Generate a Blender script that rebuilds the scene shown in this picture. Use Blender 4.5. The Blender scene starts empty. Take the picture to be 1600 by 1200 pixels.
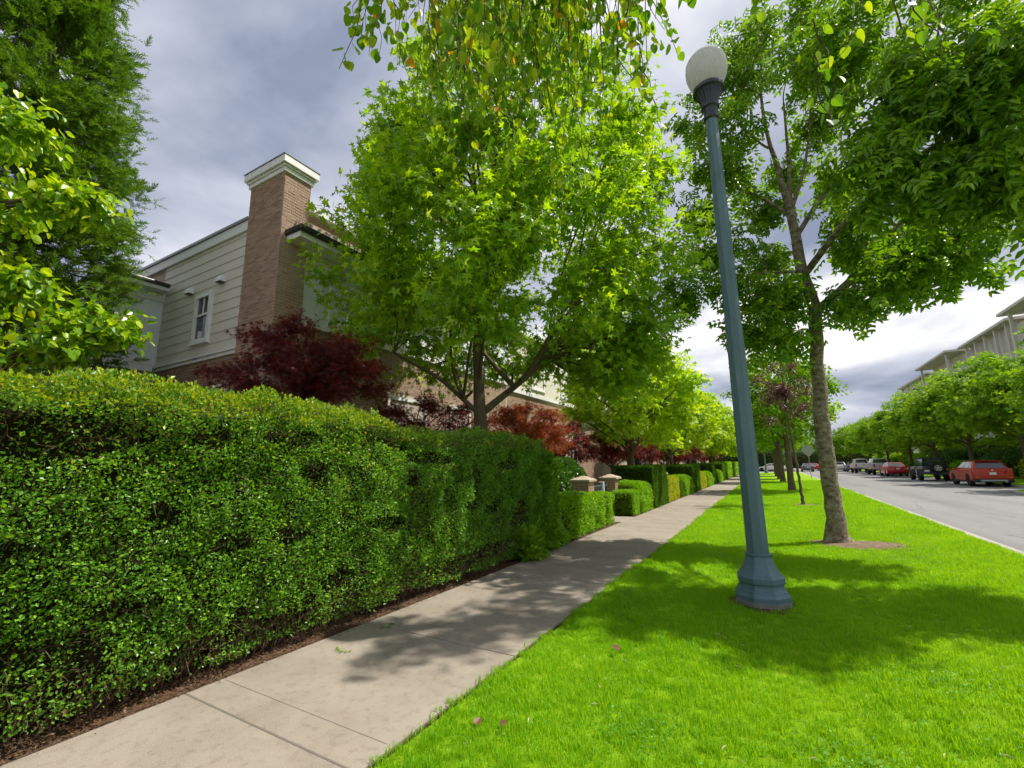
import bpy, math, random
import numpy as np
from mathutils import Matrix, Vector

# ------------------------------------------------------------------ camera, sky, sun, exposure
SC = bpy.context.scene
COL = SC.collection
R_ = math.radians

cam_d = bpy.data.cameras.new("camera"); cam = bpy.data.objects.new("camera", cam_d); COL.objects.link(cam)
SC.camera = cam
cam_d.sensor_width = 36.0; cam_d.lens = 700 / 1600 * 36.0; cam_d.clip_start = 0.05; cam_d.clip_end = 3000
_a, _p, _r = R_(29.8), R_(10.4), R_(0.8)
_f = Vector((-math.sin(_a) * math.cos(_p), math.cos(_a) * math.cos(_p), math.sin(_p)))
_rt = Vector((math.cos(_a), math.sin(_a), 0)); _up = _rt.cross(_f)
_R = _rt * math.cos(_r) - _up * math.sin(_r); _U = _rt * math.sin(_r) + _up * math.cos(_r)
cam.matrix_world = Matrix(((_R.x, _U.x, -_f.x, 0), (_R.y, _U.y, -_f.y, 0), (_R.z, _U.z, -_f.z, 1.6), (0, 0, 0, 1)))

SUN_AZ, SUN_EL = R_(52), R_(58)      # azimuth clockwise from +Y (down the street) towards +X
wd = bpy.data.worlds.new("World"); SC.world = wd; wd.use_nodes = True
def build_world():
    nt = wd.node_tree; N = nt.nodes; L = nt.links; N.clear()
    out = N.new("ShaderNodeOutputWorld"); bg = N.new("ShaderNodeBackground"); bg.inputs[1].default_value = 0.1
    sky = N.new("ShaderNodeTexSky"); sky.sky_type = 'NISHITA'; sky.sun_disc = False
    sky.sun_elevation = SUN_EL; sky.sun_rotation = SUN_AZ
    tc = N.new("ShaderNodeTexCoord"); sep = N.new("ShaderNodeSeparateXYZ"); L.new(tc.outputs['Generated'], sep.inputs[0])
    # flat cloud deck: direction projected on a plane overhead
    zz = N.new("ShaderNodeMath"); zz.operation = 'ABSOLUTE'; L.new(sep.outputs[2], zz.inputs[0])
    za = N.new("ShaderNodeMath"); za.operation = 'ADD'; za.inputs[1].default_value = 0.22; L.new(zz.outputs[0], za.inputs[0])
    dx = N.new("ShaderNodeMath"); dx.operation = 'DIVIDE'; L.new(sep.outputs[0], dx.inputs[0]); L.new(za.outputs[0], dx.inputs[1])
    dy = N.new("ShaderNodeMath"); dy.operation = 'DIVIDE'; L.new(sep.outputs[1], dy.inputs[0]); L.new(za.outputs[0], dy.inputs[1])
    cb = N.new("ShaderNodeCombineXYZ"); L.new(dx.outputs[0], cb.inputs[0]); L.new(dy.outputs[0], cb.inputs[1])
    def noise(scale, det, rough, off, dist=0.0):
        mp = N.new("ShaderNodeMapping"); mp.inputs['Location'].default_value = off; L.new(cb.outputs[0], mp.inputs[0])
        n = N.new("ShaderNodeTexNoise"); n.inputs['Scale'].default_value = scale; n.inputs['Detail'].default_value = det
        n.inputs['Roughness'].default_value = rough; n.inputs['Distortion'].default_value = dist; L.new(mp.outputs[0], n.inputs['Vector']); return n
    n1 = noise(1.15, 6, 0.5, (49.3, 35.7, 0), 0.25); n2 = noise(0.9, 5, 0.55, (9.4, 4.2, 2.0))
    cr = N.new("ShaderNodeValToRGB"); e = cr.color_ramp.elements
    e[0].position = 0.36; e[0].color = (2.0, 2.35, 3.25, 1); e[1].position = 0.60; e[1].color = (7.4, 7.4, 7.5, 1)
    m_ = e.new(0.5); m_.color = (4.4, 4.65, 5.4, 1)
    L.new(n1.outputs[0], cr.inputs[0])
    gap = N.new("ShaderNodeValToRGB"); g = gap.color_ramp.elements
    g[0].position = 0.62; g[0].color = (1, 1, 1, 1); g[1].position = 0.74; g[1].color = (0.25, 0.25, 0.25, 1); L.new(n2.outputs[0], gap.inputs[0])
    mx = N.new("ShaderNodeMix"); mx.data_type = 'RGBA'
    L.new(gap.outputs[0], mx.inputs[0]); L.new(sky.outputs[0], mx.inputs[6]); L.new(cr.outputs[0], mx.inputs[7])
    L.new(mx.outputs[2], bg.inputs[0]); L.new(bg.outputs[0], out.inputs[0])
build_world()
sun_d = bpy.data.lights.new("sun", 'SUN'); sun_d.energy = 4.2; sun_d.angle = R_(0.55); sun_d.color = (1.0, 0.945, 0.86)
sun = bpy.data.objects.new("sun", sun_d); COL.objects.link(sun)
_sd = Vector((math.sin(SUN_AZ) * math.cos(SUN_EL), math.cos(SUN_AZ) * math.cos(SUN_EL), math.sin(SUN_EL)))
sun.rotation_euler = _sd.to_track_quat('Z', 'Y').to_euler(); sun.location = (20, 24, 45)
vs = SC.view_settings; vs.view_transform = 'Standard'; vs.look = 'None'; vs.exposure = 0.55; vs.gamma = 1.0; vs.use_curve_mapping = False
cy = SC.cycles
cy.max_bounces = 5; cy.diffuse_bounces = 4; cy.glossy_bounces = 2; cy.transmission_bounces = 2; cy.transparent_max_bounces = 4
cy.use_adaptive_sampling = True; cy.adaptive_threshold = 0.03; SC.render.use_persistent_data = False
cy.use_denoising = True; cy.caustics_reflective = False; cy.caustics_refractive = False
cy.sample_clamp_indirect = 4.0; cy.sample_clamp_direct = 2.5

# ------------------------------------------------------------------ helpers: objects
def tag(o, label=None, cat=None, group=None, kind=None):
    if label: o['label'] = label
    if cat: o['category'] = cat
    if group: o['group'] = group
    if kind: o['kind'] = kind
    return o
def thing(name, label, cat, loc=(0, 0, 0), rz=0.0, group=None):
    o = bpy.data.objects.new(name, None); COL.objects.link(o); o.location = loc; o.rotation_euler = (0, 0, rz)
    o.empty_display_size = 0.2
    return tag(o, label, cat, group)
def obj(name, me, parent=None, mat=None, kind=None, loc=None):
    o = bpy.data.objects.new(name, me); COL.objects.link(o)
    if parent is not None: o.parent = parent
    if mat is not None and len(me.materials) == 0: me.materials.append(mat)
    if kind: o['kind'] = kind
    if loc is not None: o.location = loc
    return o
def kids(o): return [c for c in COL.objects if c.parent == o]
def copy_tree(o, loc, rz=0.0, scale=1.0, label=None, group=None):
    c = o.copy(); COL.objects.link(c); c.location = loc; c.rotation_euler = (0, 0, rz); c.scale = (scale,) * 3
    tag(c, label, None, group)
    for ch in list(o.children):
        d = ch.copy(); COL.objects.link(d); d.parent = c
        for gch in list(ch.children):
            e = gch.copy(); COL.objects.link(e); e.parent = d
    return c

# ------------------------------------------------------------------ helpers: meshes
def mk(name, V, Fs, smooth=False):
    """V (n,3); Fs list of int arrays (m,k)."""
    me = bpy.data.meshes.new(name); V = np.asarray(V, np.float32)
    Fs = [np.asarray(f, np.int32) for f in Fs if len(f)]
    nl = sum(f.size for f in Fs); nf = sum(len(f) for f in Fs)
    me.vertices.add(len(V)); me.vertices.foreach_set("co", V.ravel())
    me.loops.add(nl); me.loops.foreach_set("vertex_index", np.concatenate([f.ravel() for f in Fs]))
    me.polygons.add(nf)
    tot = np.concatenate([np.full(len(f), f.shape[1], np.int32) for f in Fs])
    st = np.concatenate([[0], np.cumsum(tot)[:-1]]).astype(np.int32)
    me.polygons.foreach_set("loop_start", st); me.polygons.foreach_set("loop_total", tot)
    me.polygons.foreach_set("use_smooth", np.full(nf, bool(smooth)))
    me.update(calc_edges=True); me.validate(verbose=False)
    return me
class MB:
    """collects simple shapes into one mesh"""
    def __init__(s): s.V = []; s.F = {}; s.n = 0
    def add(s, V, Fs):
        V = np.asarray(V, float).reshape(-1, 3)
        for f in Fs:
            f = np.asarray(f, int)
            if f.ndim == 1: f = f[None]
            s.F.setdefault(f.shape[1], []).append(f + s.n)
        s.V.append(V); s.n += len(V); return s
    def box(s, x0, x1, y0, y1, z0, z1):
        V = [(x, y, z) for z in (z0, z1) for y in (y0, y1) for x in (x0, x1)]
        return s.add(V, [[(0, 2, 3, 1), (4, 5, 7, 6), (0, 1, 5, 4), (2, 6, 7, 3), (0, 4, 6, 2), (1, 3, 7, 5)]])
    def hexa(s, b, t):   # bottom quad, top quad (ccw from above)
        return s.add(list(b) + list(t), [[(3, 2, 1, 0), (4, 5, 6, 7), (0, 1, 5, 4), (1, 2, 6, 5), (2, 3, 7, 6), (3, 0, 4, 7)]])
    def quad(s, a, b, c, d): return s.add([a, b, c, d], [[(0, 1, 2, 3)]])
    def lathe(s, prof, n, c=(0, 0, 0), rot=0.0, cap=True, axis='z'):
        V = []; m = len(prof)
        for r, z in prof:
            for i in range(n):
                a = rot + 2 * math.pi * i / n; V.append((r * math.cos(a), r * math.sin(a), z))
        V = np.array(V)
        if axis == 'x': V = V[:, [2, 0, 1]]
        if axis == 'y': V = np.c_[V[:, 1], V[:, 2], V[:, 0]]
        V = V + np.array(c)
        F = [(j * n + i, j * n + (i + 1) % n, (j + 1) * n + (i + 1) % n, (j + 1) * n + i) for j in range(m - 1) for i in range(n)]
        Fs = [F]
        if cap: Fs += [[tuple(range(n))[::-1]], [tuple(range((m - 1) * n, m * n))]]
        return s.add(V, Fs)
    def prism(s, poly, h0, h1, axis='x'):
        """poly of (a,b); extruded along axis. axis x: (y,z); y: (x,z); z: (x,y)"""
        n = len(poly); V = []
        for h in (h0, h1):
            for a, b in poly: V.append({'x': (h, a, b), 'y': (a, h, b), 'z': (a, b, h)}[axis])
        return s.add(V, [[tuple(range(n))[::-1]], [tuple(range(n, 2 * n))], [(i, (i + 1) % n, n + (i + 1) % n, n + i) for i in range(n)]])
    def mesh(s, name, smooth=False, off=(0, 0, 0)):
        me = mk(name, np.concatenate(s.V) - np.array(off), [np.concatenate(v) for v in s.F.values()], smooth)
        import bmesh as _b
        bm = _b.new(); bm.from_mesh(me); _b.ops.recalc_face_normals(bm, faces=bm.faces); bm.to_mesh(me); bm.free()
        return me
    def obj(s, name, mat, parent=None, smooth=False, bevel=0.0, kind=None, seg=2, off=(0, 0, 0)):
        o = obj(name, s.mesh(name, smooth, off), parent, mat, kind)
        if bevel:
            m = o.modifiers.new("bevel", 'BEVEL'); m.width = bevel; m.segments = seg; m.limit_method = 'ANGLE'; m.angle_limit = R_(35)
            if smooth: m.harden_normals = True
        return o
def tubes(P, R, s):
    """batch of polylines P (B,n,3) with radii R (B,n) -> V, quads"""
    P = np.asarray(P, float); R = np.asarray(R, float); B, n, _ = P.shape
    T = np.gradient(P, axis=1); T /= np.linalg.norm(T, axis=2, keepdims=True) + 1e-9
    ref = np.where(np.abs(T[..., 2:3]) > 0.9, np.array([1., 0, 0]), np.array([0, 0, 1.]))
    U = np.cross(T, ref); U /= np.linalg.norm(U, axis=2, keepdims=True) + 1e-9; W = np.cross(T, U)
    a = np.arange(s) * 2 * math.pi / s
    V = P[:, :, None] + R[:, :, None, None] * (np.cos(a)[None, None, :, None] * U[:, :, None] + np.sin(a)[None, None, :, None] * W[:, :, None])
    idx = np.arange(B * n * s).reshape(B, n, s); nx = np.roll(idx, -1, axis=2)
    F = np.stack([idx[:, :-1], nx[:, :-1], nx[:, 1:], idx[:, 1:]], -1).reshape(-1, 4)
    return V.reshape(-1, 3), F
def join(parts):
    V = []; F = []; n = 0
    for v, f in parts: V.append(v); F.append(f + n); n += len(v)
    return np.concatenate(V), np.concatenate(F)
def nrm(v): return v / (np.linalg.norm(v, axis=-1, keepdims=True) + 1e-9)

# ------------------------------------------------------------------ leaf templates (x across, y along, z up), length 1
def _two(l, fold=0.10):
    """list of (x,y) along the right margin from base to tip -> two folded halves"""
    pts = [(0, l[0][1], 0)] if l[0][0] == 0 else []
    right = [(x, y, fold * x * 2) for x, y in l[1:-1]]; left = [(-x, y, fold * x * 2) for x, y in l[1:-1]]
    V = [(0, l[0][1], 0)] + right + [(0, l[-1][1], -0.05)] + left
    k = len(right)
    f1 = tuple([0] + list(range(1, k + 2))); f2 = tuple([0, k + 1] + list(range(2 * k + 1, k + 1, -1)))
    return np.array(V), [f1, f2]
OVAL = _two([(0, 0), (.27, .28), (.24, .66), (0, 1)])
HEART = _two([(0, .06), (.20, -.03), (.42, .14), (.43, .44), (.27, .74), (0, 1)], 0.14)
RHOMB = _two([(0, 0), (.26, .48), (0, 1)], 0.16)
def star(n, spread, notch, lens, droop=0.12, w=0.16):
    V = [(0, 0, 0)]; F = []
    ang = np.linspace(-spread, spread, n); k = 1
    for i, a in enumerate(ang):
        da = (ang[1] - ang[0]) / 2
        for b, r in ((a - da, notch), (a, lens[i]), (a + da, notch)):
            V.append((r * math.sin(b), r * math.cos(b), -droop * r * r if r > notch else 0.0))
        F.append((0, k, k + 1, k + 2)); k += 3
    return np.array(V), F
STAR5 = star(5, R_(125), 0.34, [.55, .85, 1.0, .85, .55], 0.2)
STAR7 = star(7, R_(135), 0.17, [.5, .8, .95, 1.0, .95, .8, .5], 0.25)
def compound(n, w=0.19, ln=0.42):
    V = []; F = []
    pairs = (n - 1) // 2
    spec = []
    for i in range(pairs):
        y = 0.15 + 0.6 * i / max(1, pairs - 1)
        for sd in (-1, 1): spec.append((0, y, sd * R_(58)))
    spec.append((0, 0.72, 0))
    for x, y, a in spec:
        k = len(V); lz = -0.10
        for u, v, zz in ((0, 0, 0), (w / 2, .38, .02), (w * .36, .7, -.01), (0, 1, -.08), (-w * .36, .7, -.01), (-w / 2, .38, .02)):
            uu, vv = u, v * ln
            V.append((x + uu * math.cos(a) + vv * math.sin(a), y - uu * math.sin(a) + vv * math.cos(a), zz + lz * (y ** 2) - 0.35 * abs(math.sin(a)) * vv * v))
        F += [(k, k + 1, k + 2, k + 3), (k, k + 3, k + 4, k + 5)]
    return np.array(V), F
ASHLEAF = compound(7)
def leafmesh(name, pos, axis, nor, size, tpl, width=1.0):
    TV, TF = tpl; N = len(pos); k = len(TV)
    a = nrm(axis); nor = nrm(nor - a * np.sum(nor * a, 1, keepdims=True)); b = np.cross(a, nor)
    V = pos[:, None] + size[:, None, None] * (TV[None, :, 0:1] * width * b[:, None] + TV[None, :, 1:2] * a[:, None] + TV[None, :, 2:3] * nor[:, None])
    by = {}
    for f in TF: by.setdefault(len(f), []).append(f)
    off = (np.arange(N) * k)[:, None, None]
    Fs = [(np.array(v)[None] + off).reshape(-1, kk) for kk, v in by.items()]
    return mk(name, V.reshape(-1, 3), Fs)

# ------------------------------------------------------------------ materials
def new_mat(name):
    m = bpy.data.materials.new(name); m.use_nodes = True; nt = m.node_tree
    return m, nt, nt.nodes, nt.links, nt.nodes["Principled BSDF"]
def ramp(N, L, src, cols, pos=None):
    r = N.new("ShaderNodeValToRGB"); e = r.color_ramp.elements
    pos = pos or [i / (len(cols) - 1) for i in range(len(cols))]
    e[0].position = pos[0]; e[0].color = (*cols[0], 1); e[1].position = pos[-1]; e[1].color = (*cols[-1], 1)
    for c, p in list(zip(cols, pos))[1:-1]:
        x = e.new(p); x.color = (*c, 1)
    L.new(src, r.inputs[0]); return r
def noise(N, L, scale, det=4, rough=0.55, coord='Object', stretch=None):
    tc = N.new("ShaderNodeTexCoord"); n = N.new("ShaderNodeTexNoise"); n.inputs['Scale'].default_value = scale
    n.inputs['Detail'].default_value = det; n.inputs['Roughness'].default_value = rough
    if stretch:
        mp = N.new("ShaderNodeMapping"); mp.inputs['Scale'].default_value = stretch
        L.new(tc.outputs[coord], mp.inputs[0]); L.new(mp.outputs[0], n.inputs['Vector'])
    else: L.new(tc.outputs[coord], n.inputs['Vector'])
    return n
def surf(name, cols, scale=8, rough=0.7, bump=0.0, bscale=None, spec=0.3, metal=0.0, pos=None, det=6, stretch=None, coat=0.0, island=0.0, bdist=0.01):
    m, nt, N, L, P = new_mat(name)
    n = noise(N, L, scale, det, 0.6, 'Object', stretch); src = n.outputs[0]
    if island:
        g = N.new("ShaderNodeNewGeometry"); mx = N.new("ShaderNodeMix"); mx.inputs[0].default_value = island
        L.new(n.outputs[0], mx.inputs[2]); L.new(g.outputs['Random Per Island'], mx.inputs[3]); src = mx.outputs[0]
    r = ramp(N, L, src, cols, pos); L.new(r.outputs[0], P.inputs['Base Color'])
    P.inputs['Roughness'].default_value = rough; P.inputs['Specular IOR Level'].default_value = spec; P.inputs['Metallic'].default_value = metal
    P.inputs['Coat Weight'].default_value = coat
    if bump:
        n2 = noise(N, L, bscale or scale * 4, 5, 0.6, 'Object', stretch); b = N.new("ShaderNodeBump"); b.inputs['Strength'].default_value = bump; b.inputs['Distance'].default_value = bdist
        L.new(n2.outputs[0], b.inputs['Height']); L.new(b.outputs[0], P.inputs['Normal'])
    return m
def leaf_mat(name, cols, pos=None, trans=0.4, tcol=1.6, rough=0.42, spec=0.35, patch=0.35, pscale=0.9, tyel=(1.25, 1.1, 0.35)):
    m, nt, N, L, P = new_mat(name)
    g = N.new("ShaderNodeNewGeometry"); n = N.new("ShaderNodeTexNoise"); n.inputs['Scale'].default_value = pscale; n.inputs['Detail'].default_value = 2
    L.new(g.outputs['Position'], n.inputs['Vector'])
    mx = N.new("ShaderNodeMix"); mx.inputs[0].default_value = patch
    L.new(g.outputs['Random Per Island'], mx.inputs[2]); L.new(n.outputs[0], mx.inputs[3])
    r = ramp(N, L, mx.outputs[0], cols, pos)
    L.new(r.outputs[0], P.inputs['Base Color']); P.inputs['Roughness'].default_value = rough; P.inputs['Specular IOR Level'].default_value = spec
    t = N.new("ShaderNodeBsdfTranslucent"); mul = N.new("ShaderNodeMix"); mul.data_type = 'RGBA'; mul.blend_type = 'MULTIPLY'; mul.inputs[0].default_value = 1
    mul.inputs[7].default_value = (tcol * tyel[0], tcol * tyel[1], tcol * tyel[2], 1); L.new(r.outputs[0], mul.inputs[6]); L.new(mul.outputs[2], t.inputs[0])
    ms = N.new("ShaderNodeMixShader"); ms.inputs[0].default_value = trans
    out = N["Material Output"]; L.new(P.outputs[0], ms.inputs[1]); L.new(t.outputs[0], ms.inputs[2]); L.new(ms.outputs[0], out.inputs[0])
    return m
def glass_mat(name, col=(0.02, 0.025, 0.03), rough=0.05, spec=0.8):
    m, nt, N, L, P = new_mat(name)
    n = noise(N, L, 1.3, 2); r = ramp(N, L, n.outputs[0], [tuple(c * 0.6 for c in col), tuple(c * 1.5 for c in col)]); L.new(r.outputs[0], P.inputs['Base Color'])
    P.inputs['Roughness'].default_value = rough; P.inputs['Specular IOR Level'].default_value = spec; return m
def paint(name, col, rough=0.3, metal=0.0, coat=0.6, var=0.12):
    c0 = tuple(x * (1 - var) for x in col); c1 = tuple(min(1, x * (1 + var)) for x in col)
    return surf(name, [c0, c1], 5, rough, 0, spec=0.5, metal=metal, coat=coat)

M = {}
def concrete():
    m, nt, N, L, P = new_mat("concrete")
    a = noise(N, L, 1.6, 6, 0.6); b = noise(N, L, 160, 3, 0.7); c = noise(N, L, 14, 5, 0.65)
    r1 = ramp(N, L, a.outputs[0], [(0.265, 0.228, 0.185), (0.33, 0.288, 0.238), (0.365, 0.32, 0.266)], [0.3, 0.55, 0.75])
    sp = noise(N, L, 5.5, 2, 0.5); r4 = ramp(N, L, sp.outputs[0], [(1, 1, 1), (1, 1, 1), (0.62, 0.60, 0.57)], [0, .735, .76])
    r2 = ramp(N, L, b.outputs[0], [(0.72, 0.70, 0.68), (1.08, 1.08, 1.08)], [0.35, 0.62])
    r3 = ramp(N, L, c.outputs[0], [(0.82, 0.80, 0.78), (1.0, 1.0, 1.0)], [0.32, 0.5])
    mu = N.new("ShaderNodeMix"); mu.data_type = 'RGBA'; mu.blend_type = 'MULTIPLY'; mu.inputs[0].default_value = 1
    L.new(r1.outputs[0], mu.inputs[6]); L.new(r2.outputs[0], mu.inputs[7])
    mv = N.new("ShaderNodeMix"); mv.data_type = 'RGBA'; mv.blend_type = 'MULTIPLY'; mv.inputs[0].default_value = 1
    my = N.new('ShaderNodeMix'); my.data_type = 'RGBA'; my.blend_type = 'MULTIPLY'; my.inputs[0].default_value = 1
    L.new(mu.outputs[2], my.inputs[6]); L.new(r4.outputs[0], my.inputs[7]); L.new(my.outputs[2], mv.inputs[6]); L.new(r3.outputs[0], mv.inputs[7]); oi = N.new('ShaderNodeObjectInfo'); ro = ramp(N, L, oi.outputs['Random'], [(0.90, 0.89, 0.875), (1.04, 1.04, 1.04)]); mw = N.new('ShaderNodeMix'); mw.data_type = 'RGBA'; mw.blend_type = 'MULTIPLY'; mw.inputs[0].default_value = 1
    L.new(mv.outputs[2], mw.inputs[6]); L.new(ro.outputs[0], mw.inputs[7]); L.new(mw.outputs[2], P.inputs['Base Color'])
    P.inputs['Roughness'].default_value = 0.9; P.inputs['Specular IOR Level'].default_value = 0.2
    bp = N.new("ShaderNodeBump"); bp.inputs['Strength'].default_value = 0.35; bp.inputs['Distance'].default_value = 0.004
    L.new(b.outputs[0], bp.inputs['Height']); L.new(bp.outputs[0], P.inputs['Normal'])
    return m
M['concrete'] = concrete()
M['stain'] = surf('groove_dirt', [(0.13, 0.11, 0.09), (0.2, 0.175, 0.145)], 30, .95)
M['kerb'] = surf("kerb_concrete", [(0.34, 0.31, 0.27), (0.44, 0.41, 0.36)], 6, 0.9, 0.3, 60)
M['soil'] = surf("soil", [(0.045, 0.028, 0.018), (0.11, 0.07, 0.045), (0.20, 0.14, 0.10)], 22, 0.95, 1.0, 40, 0.1, bdist=0.03)
M['mulch'] = surf("bare_earth", [(0.09, 0.06, 0.042), (0.20, 0.14, 0.10), (0.30, 0.22, 0.17)], 9, 0.95, 1.0, 30, 0.1, bdist=0.02)
def asphalt():
    m, nt, N, L, P = new_mat("asphalt")
    a = noise(N, L, 0.5, 6, 0.6, 'Object', (1, .12, 1)); b = noise(N, L, 90, 4, .7); c = noise(N, L, 2.2, 6, .7)
    r1 = ramp(N, L, a.outputs[0], [(0.175, 0.172, 0.168), (0.235, 0.23, 0.225), (0.265, 0.26, 0.25)], [.3, .5, .7])
    r2 = ramp(N, L, b.outputs[0], [(.72, .72, .72), (1.15, 1.15, 1.15)], [.3, .7]); r3 = ramp(N, L, c.outputs[0], [(.80, .79, .78), (1, 1, 1)], [.3, .42])
    tc = N.new('ShaderNodeTexCoord'); v = N.new('ShaderNodeTexVoronoi'); v.feature = 'DISTANCE_TO_EDGE'; v.inputs['Scale'].default_value = .28
    n4 = noise(N, L, 1.5, 4); mp = N.new('ShaderNodeMix'); mp.data_type = 'RGBA'; mp.inputs[0].default_value = .35; L.new(tc.outputs['Object'], mp.inputs[6]); L.new(n4.outputs['Color'], mp.inputs[7]); L.new(mp.outputs[2], v.inputs['Vector'])
    r4 = ramp(N, L, v.outputs['Distance'], [(.62, .61, .60), (1, 1, 1)], [.0, .006])
    cur = r1
    for r in (r2, r3, r4):
        mu = N.new('ShaderNodeMix'); mu.data_type = 'RGBA'; mu.blend_type = 'MULTIPLY'; mu.inputs[0].default_value = 1
        L.new(cur.outputs[2] if cur is not r1 else r1.outputs[0], mu.inputs[6]); L.new(r.outputs[0], mu.inputs[7]); cur = mu
    L.new(cur.outputs[2], P.inputs['Base Color']); P.inputs['Roughness'].default_value = .92; P.inputs['Specular IOR Level'].default_value = .2
    bp = N.new('ShaderNodeBump'); bp.inputs['Strength'].default_value = .4; bp.inputs['Distance'].default_value = .006; L.new(b.outputs[0], bp.inputs['Height']); L.new(bp.outputs[0], P.inputs['Normal'])
    return m
M['asphalt'] = asphalt()
M['lawn'] = surf("lawn_turf", [(0.14, 0.27, 0.005), (0.22, 0.40, 0.008), (0.30, 0.46, 0.012)], 5, 0.9, 1.0, 120, 0.1, bdist=0.02)
M['grass'] = leaf_mat("grass_blades", [(0.09, 0.29, 0.006), (0.18, 0.46, 0.008), (0.26, 0.54, 0.012), (0.48, 0.52, 0.12)], [.12, .45, .82, 1], 0.5, 1.25, 0.45, 0.3, 0.66, 1.0, (1.75, 1.12, 0.4))
M['stone'] = surf("cast_stone", [(0.36, 0.29, 0.21), (0.46, 0.38, 0.28)], 9, 0.85, 0.2)
M['brick'] = surf("brick", [(0.28, 0.18, 0.13), (0.36, 0.24, 0.175), (0.45, 0.31, 0.235)], 30, 0.85, 0.3, 120, 0.2, island=0.55)
M['mortar'] = surf("mortar", [(0.40, 0.33, 0.26), (0.50, 0.43, 0.35)], 12, 0.95)
M['brick_tan'] = surf("tan_brick", [(0.27, 0.165, 0.09), (0.36, 0.24, 0.14), (0.43, 0.30, 0.19)], 25, 0.85, 0.2, 90, 0.2, island=0.5)
M['siding'] = surf("siding_paint", [(0.64, 0.595, 0.525), (0.71, 0.665, 0.59)], 3, 0.6, 0.15, 60, stretch=(1, 6, 6))
M['white'] = surf("white_trim_paint", [(0.72, 0.73, 0.74), (0.82, 0.82, 0.81)], 4, 0.5, 0.05)
M['panel'] = surf("grey_white_panel", [(0.66, 0.69, 0.73), (0.74, 0.77, 0.80)], 2, 0.5)
M['gutter'] = surf("dark_gutter_metal", [(0.014, 0.012, 0.013), (0.03, 0.027, 0.027)], 5, 0.35, 0, spec=0.5)
M['flash'] = surf("grey_flashing", [(0.20, 0.22, 0.25), (0.28, 0.30, 0.33)], 4, 0.4, metal=0.4)
M['winglass'] = glass_mat("window_glass", (0.05, 0.06, 0.075), 0.04, 0.9)
M['bark'] = surf("bark", [(0.055, 0.042, 0.028), (0.13, 0.10, 0.066), (0.22, 0.18, 0.125)], 16, 0.9, 1.0, 30, 0.15, stretch=(1, 1, 0.45), bdist=0.02)
M['bark_ash'] = surf("ash_bark", [(0.075, 0.058, 0.038), (0.20, 0.16, 0.11), (0.30, 0.255, 0.185), (0.44, 0.42, 0.35)], 9, 0.9, 1.0, 30, 0.15, pos=[0.30, .45, .58, .72], stretch=(1, 1, 1.5), bdist=0.03)
M['bark_dark'] = surf("dark_bark", [(0.03, 0.022, 0.02), (0.09, 0.065, 0.055)], 14, 0.9, 0.8, 40)
M['twig'] = surf("brown_twigs", [(0.10, 0.062, 0.036), (0.24, 0.16, 0.10)], 20, 0.9)
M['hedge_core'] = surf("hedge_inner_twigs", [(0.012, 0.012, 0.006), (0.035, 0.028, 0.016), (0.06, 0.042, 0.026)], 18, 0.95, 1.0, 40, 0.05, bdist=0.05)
M['lf_hedge'] = leaf_mat("hedge_leaf", [(0.0606, 0.166, 0.0163), (0.109, 0.2734, 0.0217), (0.1817, 0.3711, 0.0327), (0.3876, 0.5078, 0.0488)], [.05, .4, .75, 1], 0.28, 1.5, 0.38, 0.5, 0.42, 2.6)
M['lf_box'] = leaf_mat("box_leaf", [(0.0892, 0.231, 0.0086), (0.1785, 0.399, 0.0114), (0.357, 0.567, 0.0172)], None, 0.35, 1.5, 0.45, 0.3, 0.3, 1.5)
M['lf_yellow'] = leaf_mat("gold_leaf", [(0.154, 0.273, 0.0072), (0.336, 0.416, 0.012), (0.588, 0.52, 0.018)], None, 0.35, 1.4, 0.45, 0.3, 0.3, 1.5)
M['lf_dark'] = leaf_mat("laurel_leaf", [(0.0272, 0.0825, 0.0104), (0.051, 0.15, 0.0156), (0.102, 0.255, 0.026)], None, 0.25, 1.4, 0.32, 0.6, 0.3, 1.5)
M['lf_cedar'] = leaf_mat("clipped_cedar_leaf", [(0.034, 0.09, 0.0078), (0.0765, 0.18, 0.0104), (0.136, 0.255, 0.0156)], None, 0.25, 1.5, 0.6, 0.15, 0.3, 2.0)
M['lf_gum'] = leaf_mat("sweetgum_leaf", [(0.0994, 0.2333, 0.0072), (0.1843, 0.3694, 0.0096), (0.3119, 0.5054, 0.0144), (0.567, 0.661, 0.018)], [.05, .4, .75, 1], 0.45, 1.55, 0.36, 0.5, 0.35, 0.5)
M['lf_gumlime'] = leaf_mat("sunny_sweetgum_leaf", [(0.1458, 0.3132, 0.0072), (0.2916, 0.4872, 0.0096), (0.5832, 0.6612, 0.0144)], None, 0.48, 1.55, 0.36, 0.45, 0.35, 0.5)  # lighter lime copy of the sweetgum leaf, sunlight put into the colour
M['lf_ash'] = leaf_mat("ash_leaflet", [(0.0662, 0.171, 0.0084), (0.1181, 0.27, 0.0096), (0.2126, 0.378, 0.012), (0.3544, 0.486, 0.0144)], [.05, .4, .75, 1], 0.42, 1.5, 0.32, 0.5, 0.35, 0.6)
M['lf_kat'] = leaf_mat("katsura_leaf", [(0.0788, 0.21, 0.0096), (0.14, 0.3, 0.012), (0.245, 0.42, 0.0168), (0.385, 0.495, 0.024), (0.8, 0.33, 0.018), (0.8, 0.42, 0.024)], [.0, .3, .6, .972, .985, 1], 0.45, 1.4, 0.42, 0.35, 0.0)
M['lf_katL'] = leaf_mat("left_tree_leaf", [(0.0828, 0.216, 0.0084), (0.1773, 0.36, 0.0096), (0.3544, 0.522, 0.012), (0.6379, 0.648, 0.024)], [.05, .4, .75, 1], 0.42, 1.4, 0.3, 0.55, 0.3, 0.8)
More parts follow.
